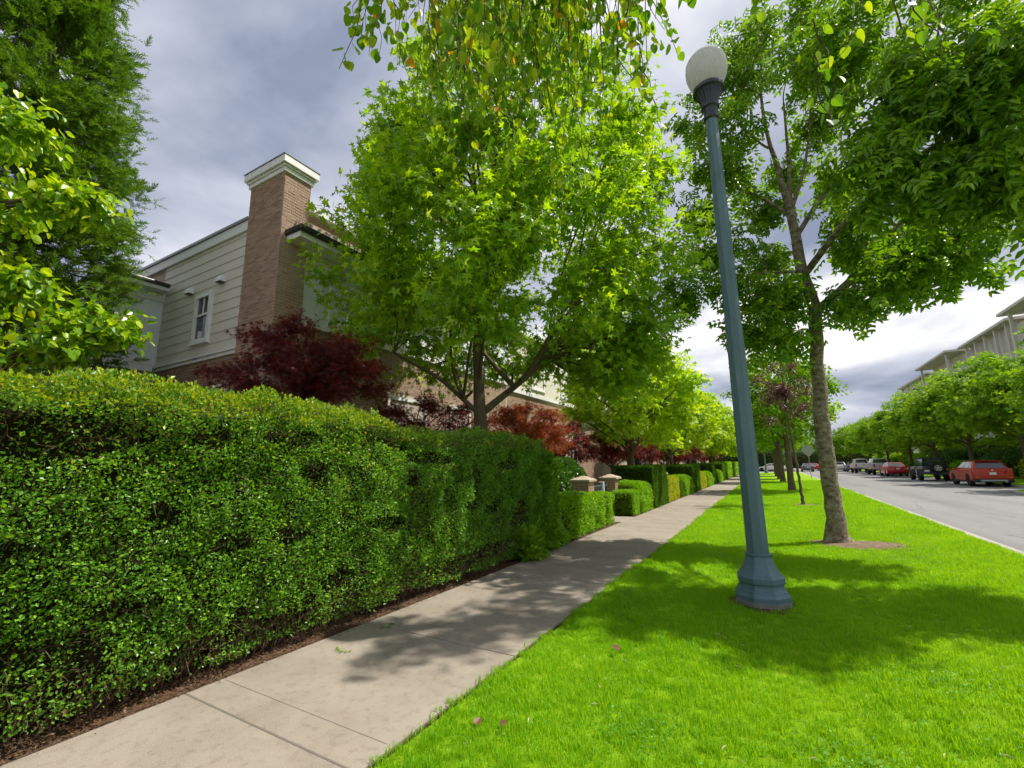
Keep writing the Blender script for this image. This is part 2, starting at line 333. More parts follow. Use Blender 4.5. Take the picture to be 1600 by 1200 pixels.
M['lf_fir'] = leaf_mat("conifer_spray", [(0.0352, 0.098, 0.0096), (0.08, 0.182, 0.0144), (0.16, 0.28, 0.024)], None, 0.3, 1.5, 0.6, 0.2, 0.35, 0.8)
M['lf_red'] = leaf_mat("red_maple_leaf", [(0.06, 0.012, 0.01), (0.11, 0.016, 0.013), (0.18, 0.022, 0.016), (0.36, 0.04, 0.02)], [.05, .4, .75, 1], 0.4, 1.5, 0.33, 0.5, 0.35, 0.8, (1.5, 0.7, 0.4))
M['lf_orange'] = leaf_mat("orange_maple_leaf", [(0.08, 0.025, 0.012), (0.18, 0.055, 0.015), (0.3, 0.095, 0.02), (0.42, 0.17, 0.03)], [.05, .4, .75, 1], 0.42, 1.5, 0.42, 0.35, 0.35, 0.8, (1.5, 0.8, 0.4))
M['lf_plum'] = leaf_mat("plum_leaf", [(0.045, 0.0225, 0.033), (0.105, 0.045, 0.06), (0.195, 0.09, 0.09)], None, 0.35, 1.4, 0.4, 0.4, 0.35, 0.8, (1.3, 0.8, 0.8))
M['lf_far'] = leaf_mat("far_tree_leaf", [(0.0709, 0.18, 0.0096), (0.1418, 0.297, 0.012), (0.2599, 0.432, 0.0168), (0.4016, 0.558, 0.0192)], [.05, .4, .75, 1], 0.42, 1.5, 0.5, 0.25, 0.4, 0.35)
M['lamp_green'] = surf("lamp_post_paint", [(0.05, 0.082, 0.10), (0.08, 0.14, 0.175), (0.095, 0.16, 0.197), (0.115, 0.185, 0.22)], 7, 0.45, 0.15, 60, 0.4, pos=[.22, .40, .6, .8], stretch=(1, 1, .35), det=8)
M['lamp_dark'] = surf("lamp_capital_paint", [(0.012, 0.018, 0.03), (0.02, 0.028, 0.045)], 6, 0.35, 0, spec=0.5)
M['lamp_wear'] = surf("worn_metal", [(0.10, 0.10, 0.095), (0.24, 0.24, 0.225)], 24, 0.75)
M['tyre'] = surf("tyre_rubber", [(0.012, 0.012, 0.012), (0.025, 0.025, 0.025)], 20, 0.85)
M['rim'] = surf("alloy_rim", [(0.45, 0.45, 0.46), (0.6, 0.6, 0.6)], 8, 0.3, metal=0.8)
M['car_glass'] = glass_mat("car_glass", (0.02, 0.024, 0.03), 0.04, 0.9)
M['black_plastic'] = surf("black_plastic", [(0.018, 0.018, 0.019), (0.035, 0.035, 0.036)], 10, 0.6)
M['tail_red'] = paint("tail_light_red", (0.22, 0.004, 0.004), 0.15)
M['plate'] = surf("number_plate", [(0.62, 0.66, 0.74), (0.78, 0.80, 0.82)], 8, 0.4)
M['steel'] = surf("galvanised_steel", [(0.30, 0.31, 0.31), (0.42, 0.42, 0.42)], 10, 0.45, metal=0.6)
M['gate_metal'] = surf("gate_paint", [(0.06, 0.085, 0.12), (0.10, 0.13, 0.17)], 8, 0.4, spec=0.5)
M['stucco'] = surf("apartment_stucco", [(0.50, 0.47, 0.42), (0.58, 0.55, 0.50)], 1.2, 0.85)
M['roofgrey'] = surf("apartment_roof_trim", [(0.50, 0.47, 0.42), (0.58, 0.55, 0.50)], 2, 0.6)
M['dead'] = leaf_mat("dead_leaf", [(0.12, 0.06, 0.03), (0.22, 0.12, 0.05)], None, 0.2)

# ------------------------------------------------------------------ setting: ground, road, lawn, sidewalk
def swx(y): return -0.0075 * max(0.0, y - 10.0)       # the walk drifts a little left far away
def sstep(t): t = np.clip(t, 0, 1); return t * t * (3 - 2 * t)
def vn(u, v, seed):
    """smooth value noise, roughly 0..1"""
    u = np.asarray(u, float); v = np.asarray(v, float)
    T = np.random.default_rng(seed).random((64, 64))
    i = np.floor(u).astype(int); j = np.floor(v).astype(int); fu = sstep(u - i); fv = sstep(v - j)
    g = lambda a, b: T[a % 64, b % 64]
    return (g(i, j) * (1 - fu) + g(i + 1, j) * fu) * (1 - fv) + (g(i, j + 1) * (1 - fu) + g(i + 1, j + 1) * fu) * fv
KX = 3.5
def lawn_z(x, y):
    return 0.002 + 0.065 * sstep((np.asarray(x) + 0.3) / 3.4) + 0.018 * (vn(np.asarray(x) * 0.9 + 7, np.asarray(y) * 0.7 + 3, 5) - 0.5) * sstep((np.asarray(x) - np.array([swx(t) for t in np.atleast_1d(y)]).reshape(np.shape(y)) + 2.1) / 0.6)
def sheet(name, x0, x1, y0, y1, z, mat):
    o = MB().quad((x0, y0, z), (x1, y0, z), (x1, y1, z), (x0, y1, z)).obj(name, mat); o['kind'] = 'structure'; return o
sheet('ground', -600, 600, -300, 1500, -0.10, M['soil'])
sheet('road', KX, 12.6, -40, 420, -0.03, M['asphalt'])
sheet('road', -70, KX - 0.004, 86.2, 97, -0.034, M['asphalt'])
sheet('garden_bed', -40, -3.0, -30, 86, -0.015, M['soil'])
# lawn strip between walk and road
def build_lawn():
    ys = np.concatenate([np.arange(-8, 20, 0.25), np.arange(20, 86.01, 1.0)]); nx = 26
    V = np.zeros((len(ys), nx, 3))
    for i, y in enumerate(ys):
        xs = np.linspace(-2.1 + swx(y) + 0.055, KX - 0.17, nx); V[i, :, 0] = xs; V[i, :, 1] = y; V[i, :, 2] = lawn_z(xs, np.full(nx, y))
    idx = np.arange(len(ys) * nx).reshape(len(ys), nx)
    F = np.stack([idx[:-1, :-1], idx[:-1, 1:], idx[1:, 1:], idx[1:, :-1]], -1).reshape(-1, 4)
    o = obj('lawn', mk('lawn', V.reshape(-1, 3), [F], True), None, M['lawn'], 'structure')
build_lawn()
# kerbs
def kerb(name, pts, mat, w=0.17, ztop=0.072, zb=-0.09):
    P = np.array(pts, float); T = np.gradient(P, axis=0); T /= np.linalg.norm(T, axis=1, keepdims=True); Nn = np.c_[T[:, 1], -T[:, 0]]
    prof = [(0, zb), (0, ztop - 0.004), (0.02, ztop), (w - 0.03, ztop), (w - 0.005, ztop - 0.02), (w + 0.012, zb)]
    V = []; n = len(prof)
    for p, q in zip(P, Nn):
        for d, z in prof: V.append((p[0] + q[0] * d, p[1] + q[1] * d, z))
    F = [(i * n + j, i * n + j + 1, (i + 1) * n + j + 1, (i + 1) * n + j) for i in range(len(P) - 1) for j in range(n - 1)]
    o = obj(name, mk(name, V, [np.array(F)]), None, mat, 'structure'); return o
kerb('kerb', [(KX - 0.17, y) for y in np.linspace(-20, 86, 40)], M['kerb'])
# far side: planted bulb then parking lane
far = [(10.0, -20), (10.0, 29.5), (10.02, 31.0), (10.25, 32.3), (10.8, 33.4), (11.6, 34.3), (12.3, 35.0), (12.5, 36.0), (12.5, 420)]
def resample(pts, n):
    P = np.array(pts, float); d = np.r_[0, np.cumsum(np.linalg.norm(np.diff(P, axis=0), axis=1))]; t = np.linspace(0, d[-1], n)
    return np.c_[np.interp(t, d, P[:, 0]), np.interp(t, d, P[:, 1])]
kerb('kerb', list(resample(far, 260))[::-1], M['kerb'])
def far_lawn():
    P = resample(far, 260); V = []
    for p in P: V += [(p[0] - 0.0 + 0.004, p[1], 0.066), (30, p[1], 0.2)]
    F = [(2 * i, 2 * i + 1, 2 * i + 3, 2 * i + 2) for i in range(len(P) - 1)]
    obj('verge', mk('verge', V, [np.array(F)]), None, M['lawn'], 'structure')
far_lawn()
# sidewalk: one slab after another, each its own piece
def build_sidewalk():
    root = bpy.data.objects.new('sidewalk', None); COL.objects.link(root); root['kind'] = 'structure'
    bed = MB().box(-3.93, -2.09, -10, 9.9, -0.09, -0.016)
    bed.obj('joint_bed', M['soil'], root)
    me = MB().box(-0.9, 0.9, -0.846, 0.846, -0.09, 0.0).mesh('slab'); me.materials.append(M['concrete'])
    y = 1.94 - 1.70 * 6
    while y < 86:
        o = obj('slab', me, root, loc=(-3.0 + swx(y + 0.85), y + 0.85, 0.0))
        if y < 30:
            m = o.modifiers.new("bevel", 'BEVEL'); m.width = 0.006; m.segments = 2
        y += 1.70
    # tooled line a hand's breadth beyond the wide joint
    MB().box(-3.86, -2.14, 2.20, 2.205, 0.0004, 0.0012).obj('tooled_line', M['stain'], root)
    MB().box(-3.89, -2.11, 1.933, 1.947, -.02, 0.0010).obj('joint_filler', M['stain'], root)
build_sidewalk()
tag(MB().box(-4.75, -3.905, 12.95, 14.35, -0.08, 0.006).obj('entry_path', M['concrete'], None, bevel=0.01), None, None, None, 'structure')
# bare earth round the ash trunk
def patch(name, cx, cy, rx, ry, seed, mat, zc=0.012):
    n = 40; V = [(cx, cy, float(lawn_z(cx, cy)) + 0.03)]; rr = np.random.default_rng(seed)
    for ring, f, dz in ((0, 0.6, 0.026), (1, 1.0, 0.006)):
        for i in range(n):
            a = 2 * math.pi * i / n; k = f * (1 + 0.10 * math.sin(3 * a + seed) + 0.06 * math.sin(7 * a))
            x = cx + rx * k * math.cos(a); y = cy + ry * k * math.sin(a); V.append((x, y, float(lawn_z(x, y)) + dz + rr.random() * 0.006))
    F3 = [(0, 1 + i, 1 + (i + 1) % n) for i in range(n)]; F4 = [(1 + i, 1 + n + i, 1 + n + (i + 1) % n, 1 + (i + 1) % n) for i in range(n)]
    obj(name, mk(name, V, [np.array(F3), np.array(F4)], True), None, mat, 'structure')
PATCHES = [(1.22, 11.05, 0.84, 0.52), (0.8, 20.46, 0.45, 0.4), (0.72, 30.0, 0.7, 0.6), (0.49, 43.0, 0.7, 0.6), (-0.27, 6.17, 0.36, 0.36)]
for i, (a, b, c, d) in enumerate(PATCHES): patch('bare_soil', a, b, c, d, i, M['mulch'] if i < 4 else M['soil'])

def build_grass():
    rng = np.random.default_rng(11); V = []; F3 = []; F4 = []
    for b in range(22):
        r = 0.055 * math.sqrt(rng.random()); a = rng.random() * 6.283; bx, by = r * math.cos(a), r * math.sin(a)
        d = rng.random() * 6.283; ln = rng.uniform(0.032, 0.062); w = rng.uniform(0.0016, 0.0027); lean = rng.uniform(0.1, 0.75)
        c, s_ = math.cos(d), math.sin(d); k = len(V)
        for t, ww in ((0, 1), (0.5, 0.9)):
            o_ = lean * ln * t * t
            for sg in (-1, 1): V.append((bx + c * o_ - s_ * w * ww * sg, by + s_ * o_ + c * w * ww * sg, ln * t * (1 - 0.25 * lean * t) - 0.004))
        o_ = lean * ln; V.append((bx + c * o_, by + s_ * o_, ln * (1 - 0.3 * lean)))
        F4.append((k, k + 1, k + 3, k + 2)); F3.append((k + 2, k + 3, k + 4))
    tuft = bpy.data.objects.new('grass_tuft', mk('grass_tuft', V, [np.array(F3), np.array(F4)])); tuft.data.materials.append(M['grass'])
    P = []; S = []
    for y0, y1, dens, sc in ((0.3, 7, 460, 0.92), (7, 13, 300, 1.05), (13, 24, 150, 1.4), (24, 45, 60, 2.0)):
        n = int((y1 - y0) * 5.9 * dens); x = rng.uniform(-2.4, KX - 0.19, n); y = rng.uniform(y0, y1, n)
        left = np.array([swx(t) for t in y]) - 2.1 + 0.02 + 0.085 * (vn(y * 3, y * 0, 9) - 0.5) + .04 * (vn(y * 11, y * 0, 8) - .5)
        ok = (x > left)
        for a, b, c, d in PATCHES:
            ang = np.arctan2((y - b) / d, (x - a) / c); rad = np.hypot((x - a) / c, (y - b) / d)
            ok &= rad > 0.93 * (1 + 0.1 * np.sin(3 * ang)) * (0.8 + 0.25 * rng.random(n))
        x, y = x[ok], y[ok]; P.append(np.c_[x, y, lawn_z(x, y)]); S.append(rng.uniform(0.7, 1.2, len(x)) * sc * (0.8 + 0.45 * vn(x * 1.7, y * 1.7, 3)))
    P = np.concatenate(P); S = np.concatenate(S)
    me = bpy.data.meshes.new('grass'); me.vertices.add(len(P)); me.vertices.foreach_set('co', P.astype(np.float32).ravel())
    a = me.attributes.new('scl', 'FLOAT', 'POINT'); a.data.foreach_set('value', S.astype(np.float32))
    a = me.attributes.new('rot', 'FLOAT_VECTOR', 'POINT'); a.data.foreach_set('vector', np.c_[rng.normal(0, .12, len(P)), rng.normal(0, .12, len(P)), rng.uniform(0, 6.28, len(P))].astype(np.float32).ravel())
    o = obj('grass', me, None, None, 'stuff'); o['label'] = 'short bright green grass covering the lawn strip'; o['category'] = 'grass'
    ng = bpy.data.node_groups.new('grass_scatter', 'GeometryNodeTree')
    ng.interface.new_socket('Geometry', in_out='INPUT', socket_type='NodeSocketGeometry'); ng.interface.new_socket('Geometry', in_out='OUTPUT', socket_type='NodeSocketGeometry')
    gi = ng.nodes.new('NodeGroupInput'); go = ng.nodes.new('NodeGroupOutput'); ip = ng.nodes.new('GeometryNodeInstanceOnPoints'); oi = ng.nodes.new('GeometryNodeObjectInfo')
    oi.inputs['Object'].default_value = tuft
    ns = ng.nodes.new('GeometryNodeInputNamedAttribute'); ns.data_type = 'FLOAT'; ns.inputs[0].default_value = 'scl'
    nr = ng.nodes.new('GeometryNodeInputNamedAttribute'); nr.data_type = 'FLOAT_VECTOR'; nr.inputs[0].default_value = 'rot'
    l = ng.links
    l.new(gi.outputs[0], ip.inputs['Points']); l.new(oi.outputs['Geometry'], ip.inputs['Instance']); l.new(nr.outputs[0], ip.inputs['Rotation']); l.new(ns.outputs[0], ip.inputs['Scale']); l.new(ip.outputs[0], go.inputs[0])
    md = o.modifiers.new('scatter', 'NODES'); md.node_group = ng
build_grass()
def lawn_weeds():
    rng = np.random.default_rng(77); P = []
    for cx, cy, r, n in ((1.6, 9.6, .5, 160), (2.2, 12.0, .6, 160), (.2, 3.2, .35, 200), (1.4, 3.6, .4, 240), (-.9, 3.0, .3, 160), (2.6, 7.0, .5, 160), (-1.0, 8.8, .4, 140), (-1.5, 14, .6, 140), (1.9, 15.5, .8, 160), (.4, 2.5, .3, 140), (.9, 4.6, .4, 160), (-1.6, 5.6, .3, 100)):
        P.append(np.c_[rng.normal(cx, r * .5, n), rng.normal(cy, r * .5, n)])
    P = np.concatenate(P); ok = (P[:, 0] > -2.0) & (P[:, 0] < KX - .25); P = P[ok]; n = len(P)
    Q = np.c_[P, lawn_z(P[:, 0], P[:, 1]) + rng.uniform(.02, .048, n)]
    Q = np.repeat(Q, 3, 0); a = np.tile([0, 2.094, 4.189], n) + np.repeat(rng.uniform(0, 6.28, n), 3)
    ax = np.c_[np.cos(a), np.sin(a), np.full(3 * n, .15)]; no = np.array([0, 0, 1.]) + rng.normal(0, .2, (3 * n, 3))
    o = obj('clover', leafmesh('clover', Q, ax, no, rng.uniform(.010, .017, 3 * n), RHOMB, 1.9), None, M['clover'], 'stuff'); tag(o, 'small clover leaves scattered in patches through the lawn', 'clover')
    n = 520; x = np.r_[rng.normal(1.9, .5, n // 2), rng.uniform(-1.9, 3.2, n - n // 2)]; y = np.r_[rng.normal(10.6, .9, n // 2), rng.uniform(1.8, 14, n - n // 2)]
    ok = (x > -1.95) & (x < KX - .25); x, y = x[ok], y[ok]; n = len(x); a = rng.uniform(0, 6.28, n)
    o = obj('dry_clippings', leafmesh('dry_clippings', np.c_[x, y, lawn_z(x, y) + rng.uniform(.03, .05, n)], np.c_[np.cos(a), np.sin(a), rng.normal(0, .15, n)], np.array([0, 0, 1.]) + rng.normal(0, .4, (n, 3)), rng.uniform(.03, .07, n), RHOMB, .28), None, M['straw'], 'stuff'); tag(o, 'pale dry grass clippings lying on the lawn', 'clippings')
M['clover'] = leaf_mat("clover_leaf", [(0.07, 0.22, 0.012), (0.13, 0.33, 0.02)], None, 0.3); M['straw'] = surf("dry_straw", [(0.42, 0.38, 0.20), (0.60, 0.55, 0.34)], 9, .9)
lawn_weeds()

# ------------------------------------------------------------------ house
BR_L, BR_H, BR_J = 0.195, 0.062, 0.011
def brick_spots(W, z0, z1, holes=(), seed=0):
    out = []; zc = z0; row = 0; pit = BR_L + BR_J; rng = random.Random(seed)
    while zc + BR_H <= z1 + 1e-6:
        u = -(pit / 2 if row % 2 else 0.0)
        while u < W - 0.02:
            a, b = max(u, 0.0), min(u + BR_L, W)
            if b - a > 0.03:
                segs = [(a, b)]
                for h0, h1, k0, k1 in holes:
                    if zc + BR_H > k0 and zc < k1:
                        ns_ = []
                        for p, q in segs:
                            if q <= h0 or p >= h1: ns_.append((p, q)); continue
                            if p < h0: ns_.append((p, h0))
                            if q > h1: ns_.append((h1, q))
                        segs = ns_
                for p, q in segs:
                    if q - p > 0.02: out.append((p, q, zc, rng.uniform(0.003, 0.008)))
            u += pit
        zc += BR_H + BR_J; row += 1
    return out
def brick_mesh(name, spots, O, u, n, off):
    """boxes without backs, on the plane through O (x,y) with direction u and outward normal n"""
    if not spots: return None
    S = np.array(spots); k = len(S); O = np.array(O, float); u = np.array(u, float); n = np.array(n, float)
    V = np.zeros((k, 8, 3))
    for i, (d, e, f) in enumerate([(0, 0, 0), (1, 0, 0), (1, 1, 0), (0, 1, 0), (0, 0, 1), (1, 0, 1), (1, 1, 1), (0, 1, 1)]):
        uu = S[:, 1] if d else S[:, 0]; zz = S[:, 2] + (BR_H if e else 0); dd = S[:, 3] if f else np.full(k, -0.02)
        if f: uu = uu + (-0.003 if d else 0.003); zz = zz + (-0.003 if e else 0.003)
        V[:, i, :2] = O[None] + uu[:, None] * u[None] + dd[:, None] * n[None]; V[:, i, 2] = zz
    F = np.array([(4, 5, 6, 7), (0, 1, 5, 4), (1, 2, 6, 5), (2, 3, 7, 6), (3, 0, 4, 7)])[None] + (np.arange(k) * 8)[:, None, None]
    if u[0] * n[1] - u[1] * n[0] > 0: F = F[:, :, ::-1]
    return mk(name, V.reshape(-1, 3) - np.array(off), [F.reshape(-1, 4)])

def window(parent, axis, c, w, h, z0, depth_dir, mat_frame, rails=(0.55,), mull=0, fw=0.085, name='window', off=(0, 0, 0)):
    """axis 'x': window lies along x on a wall whose outward normal is depth_dir along y; 'y' the reverse. c=(along, wall plane)"""
    a0, a1 = c[0] - w / 2, c[0] + w / 2; p = c[1]; d = depth_dir
    def B(mb, u0, u1, k0, k1, d0, d1):
        q0, q1 = sorted((p + d * d0, p + d * d1))
        if axis == 'x': mb.box(u0, u1, q0, q1, k0, k1)
        else: mb.box(q0, q1, u0, u1, k0, k1)
        return mb
    pane = B(MB(), a0 + fw * 0.7, a1 - fw * 0.7, z0 + fw * 0.7, z0 + h - fw * 0.7, -0.05, -0.01).obj(name, M['winglass'], parent, off=off)
    fr = MB()
    B(fr, a0, a0 + fw, z0, z0 + h, -0.04, 0.045); B(fr, a1 - fw, a1, z0, z0 + h, -0.04, 0.045)
    B(fr, a0 + fw, a1 - fw, z0, z0 + fw, -0.04, 0.043); B(fr, a0 + fw, a1 - fw, z0 + h - fw, z0 + h, -0.04, 0.043)
    for r in rails: B(fr, a0 + fw, a1 - fw, z0 + h * r - 0.028, z0 + h * r + 0.028, -0.03, 0.03)
    fr.obj('frame', mat_frame, pane, off=off)
    if mull:
        mn = MB()
        for i in range(mull):
            u = a0 + (a1 - a0) * (i + 1) / (mull + 1); B(mn, u - 0.012, u + 0.012, z0 + h * (rails[-1] if rails else 0) + 0.03, z0 + h - fw, -0.02, 0.016)
        mn.obj('glazing_bar', mat_frame, pane, off=off)
    sl = B(MB(), a0 - 0.05, a1 + 0.05, z0 - 0.05, z0 - 0.002, -0.04, 0.07); sl.obj('sill', mat_frame, pane, off=off)
    return pane

def house_one():
    o0 = (-10.6, 6.0, 0.0)
    t = thing('brick_house', 'two-storey house of brown brick and beige lap siding behind the tall hedge', 'house', o0)
    XC, YC, XL = -9.27, 5.60, -10.66          # chimney corner and its left edge
    YS = 5.68                                  # siding plane
    A = dict(off=o0)
    # wall cores
    MB().box(-17.2, -10.3, YS + 0.02, 16, -0.1, 7.60).obj('wall', M['mortar'], t, **A)
    MB().box(-10.3, XC - 0.12, YS + 0.35, 16, -0.1, 7.6).obj('wall', M['mortar'], t, **A)
    # chimney
    ch = MB().box(XL + 0.0, XC, YC, 6.28, -0.1, 8.52).obj('chimney', M['mortar'], t, **A)
    sp = brick_spots(XC - XL, 3.3, 8.50, seed=1)
    full = [s_ for s_ in sp if abs(s_[1] - s_[0] - BR_L) < 1e-3]; full.sort(key=lambda s_: -s_[2])
    single = full[:300]; ids = set(map(id, single)); rest = [s_ for s_ in sp if id(s_) not in ids]
    bm = brick_mesh('brick', [(0, BR_L, 0, 0.0055)], (0, 0), (1, 0), (0, -1), (0, 0, 0)); bm.materials.append(M['brick'])
    bvar = [bm]
    for kk in (1, 2, 3):
        b2 = bm.copy(); b2.materials.clear(); c = [(0.28, .18, .13), (0.345, .23, .165), (.42, .285, .21)][kk - 1]
        b2.materials.append(surf('brick_tone_%d' % kk, [tuple(x * .85 for x in c), tuple(x * 1.12 for x in c)], 30, .85, .3, 120, .2)); bvar.append(b2)
    rg = random.Random(4)
    for a, b, z, d in single:
        obj('brick', rg.choice(bvar), ch, loc=(XL + a - o0[0], YC - o0[1] - rg.uniform(0, .003), z - o0[2]))
    obj('brickwork', brick_mesh('brickwork', rest, (XL, YC), (1, 0), (0, -1), o0), ch, M['brick'], 'stuff')
    obj('brickwork', brick_mesh('brickwork', brick_spots(6.28 - YC, 3.3, 8.50, seed=2), (XC, YC), (0, 1), (1, 0), o0), ch, M['brick'], 'stuff')
    cap = MB()
    cap.box(XL - 0.05, XC + 0.05, YC - 0.05, 6.33, 8.50, 8.61); cap.box(XL - 0.08, XC + 0.08, YC - 0.08, 6.36, 8.612, 8.67)
    cap.box(XL - 0.13, XC + 0.13, YC - 0.13, 6.41, 8.672, 8.86)
    cp = cap.obj('chimney_cap', M['white'], ch, bevel=0.012, **A)
    MB().box(XL - 0.145, XC + 0.145, YC - 0.145, 6.425, 8.862, 8.882).obj('cap_flashing', M['flash'], ch, **A)
    # brick below the band
    win_b = (-16.9 + 5.33, -16.9 + 5.95, 2.4, 3.62)
    obj('brickwork', brick_mesh('brickwork', brick_spots(XL + 14.8, 2.0, 4.30, [(14.8 - 11.62, 14.8 - 10.98, 2.4, 3.88)], seed=3), (-14.8, YS), (1, 0), (0, -1), o0), t, M['brick'], 'stuff')
    # soldier course and small window
    for i in range(10):
        MB().box(-11.60 + i * 0.06, -11.60 + i * 0.06 + 0.05, YS - 0.012, YS + 0.02, 3.66, 3.86).obj('soldier_brick', M['brick'], t, **A)
    window(t, 'x', (-11.30, YS), 0.6, 1.2, 2.42, -1, M['white'], (), 0, 0.05, **A)
    # band trim
    MB().box(-14.8, XL, YS - 0.06, YS + 0.03, 4.31, 4.40).obj('band_board', M['white'], t, bevel=0.006, **A)
    MB().box(-14.8, XL, YS - 0.10, YS + 0.03, 4.402, 4.455).obj('band_board', M['white'], t, bevel=0.006, **A)
    # lap siding, board over board
    z = 4.46; ex = 0.262
    while z < 7.44:
        h = min(ex, 7.47 - z)
        b = MB(); b.hexa([(-14.9, YS - 0.020, z), (XL, YS - 0.020, z), (XL, YS + 0.03, z), (-14.9, YS + 0.03, z)],
                         [(-14.9, YS - 0.004, z + h + 0.008), (XL, YS - 0.004, z + h + 0.008), (XL, YS + 0.03, z + h + 0.008), (-14.9, YS + 0.03, z + h + 0.008)])
        b.obj('siding_board', M['siding'], t, **A); z += ex
    # siding carries on above the bay
    z = 6.6
    MB().box(-17.2, XL, YS - 0.07, YS + 0.04, 7.44, 7.70).obj('fascia_board', M['white'], t, bevel=0.008, **A)
    MB().box(-17.25, XL, YS - 0.11, YS + 0.3, 7.702, 7.78).obj('roof_flashing', M['flash'], t, bevel=0.006, **A)
    window(t, 'x', (-12.44, YS - 0.038), 0.78, 1.32, 4.82, -1, M['white'], (0.56,), 1, 0.10, **A)
    for x in (-13.2, -11.66):
        v = MB().prism([(YS - 0.17, 6.28), (YS - 0.02, 6.28), (YS - 0.02, 6.46), (YS - 0.10, 6.46)], x - 0.13, x + 0.13, 'x').obj('wall_vent', M['white'], t, bevel=0.01, **A)
        MB().box(x - 0.10, x + 0.10, YS - 0.155, YS - 0.04, 6.268, 6.279).obj('vent_slot', M['gutter'], v, **A)
    # bay on the left with its flat eave
    YB = 4.62; XB = -14.78
    MB().box(-17.0, XB, YB, YS + 0.02, 4.46, 6.62).obj('bay', M['siding'], t, **A)
    MB().box(XB + 0.001, XB + 0.02, YB + 0.06, YS - 0.04, 4.50, 6.35).obj('bay_panel', M['panel'], t, bevel=0.004, **A)
    cb = MB(); cb.box(XB - 0.03, XB + 0.035, YB - 0.035, YB + 0.055, 4.46, 6.36); cb.obj('corner_board', M['white'], t, **A)
    MB().box(-17.0, XB + 0.05, YB - 0.05, YS, 6.36, 6.60).obj('bay_frieze', M['white'], t, bevel=0.006, **A)
    MB().box(-17.0, XB + 0.07, YB - 0.07, YS - 0.10, 4.31, 4.46).obj('bay_band', M['white'], t, bevel=0.008, **A)
    MB().box(-16.95, XB + 0.0, YB + 0.03, YS, 1.0, 4.305).obj('bay_base', M['mortar'], t, **A)
    obj('brickwork', brick_mesh('brickwork', brick_spots(2.1, 2.6, 4.30, seed=6), (-16.9, YB + 0.03), (1, 0), (0, -1), o0), t, M['brick'], 'stuff')
    obj('brickwork', brick_mesh('brickwork', brick_spots(YS - YB - 0.03, 2.6, 4.30, seed=7), (XB, YB + 0.03), (0, 1), (1, 0), o0), t, M['brick'], 'stuff')
    window(t, 'x', (-15.75, YB), 0.9, 1.45, 4.62, -1, M['white'], (0.5,), 1, 0.1, **A)
    so = MB().box(-17.0, XB + 0.42, YB - 0.40, YS - 0.08, 6.602, 6.70).obj('bay_eave', M['white'], t, **A)
    MB().box(-17.05, XB + 0.50, YB - 0.49, YS - 0.09, 6.703, 6.80).obj('gutter', M['gutter'], so, bevel=0.02, **A)
    for x in np.arange(-16.9, XB + 0.35, 0.115):
        MB().box(x, x + 0.004, YB - 0.38, YS - 0.1, 6.5985, 6.6035).obj('soffit_groove', M['flash'], so, **A)
    # street front
    XF = XC - 0.12
    holes = [(9.2 - 6.28, 10.9 - 6.28, 1.3, 3.7), (12.1 - 6.28, 13.3 - 6.28, 1.3, 3.7)]
    obj('brickwork', brick_mesh('brickwork', brick_spots(9.6, 0.4, 5.0, holes, seed=8), (XF, 6.28), (0, 1), (1, 0), o0), t, M['brick'], 'stuff')
    window(t, 'y', (10.05, XF), 1.7, 2.3, 1.35, 1, M['white'], (0.72,), 1, 0.1, **A)
    window(t, 'y', (12.7, XF), 1.2, 2.3, 1.35, 1, M['white'], (0.72,), 0, 0.1, **A)
    MB().box(XF, XF + 0.05, 6.28, 15.95, 5.02, 6.70).obj('front_panel', M['panel'], t, **A)
    MB().box(XF - 0.02, XF + 0.09, 6.285, 15.96, 6.50, 6.80).obj('front_frieze', M['white'], t, **A)
    MB().box(XF - 0.02, XF + 0.10, 6.285, 15.96, 4.94, 5.06).obj('front_band', M['white'], t, **A)
    for y in (7.6, 10.0, 12.6):
        window(t, 'y', (y, XF + 0.05), 1.1, 1.25, 5.12, 1, M['white'], (0.5,), 1, 0.1, **A)
    ev = MB().box(XF - 0.2, XF + 0.62, YC + 0.16, 12.5, 6.802, 6.93).obj('front_eave', M['white'], t, **A)
    MB().box(XF - 0.2, XF + 0.72, YC + 0.10, 12.6, 6.933, 7.07).obj('gutter', M['gutter'], ev, bevel=0.025, **A)
    obj('brickwork', brick_mesh('brickwork', brick_spots(9.0, 7.08, 8.0, seed=9), (XF - 0.25, 6.4), (0, 1), (1, 0), o0), t, M['brick'], 'stuff')
    MB().box(XF - 0.8, XF - 0.255, 6.3, 15.9, 7.0, 8.02).obj('parapet', M['mortar'], t, **A)
    MB().box(XF - 0.9, XF - 0.12, 6.5, 16.0, 8.02, 8.22).obj('parapet_cap', M['white'], t, bevel=0.01, **A)
house_one()

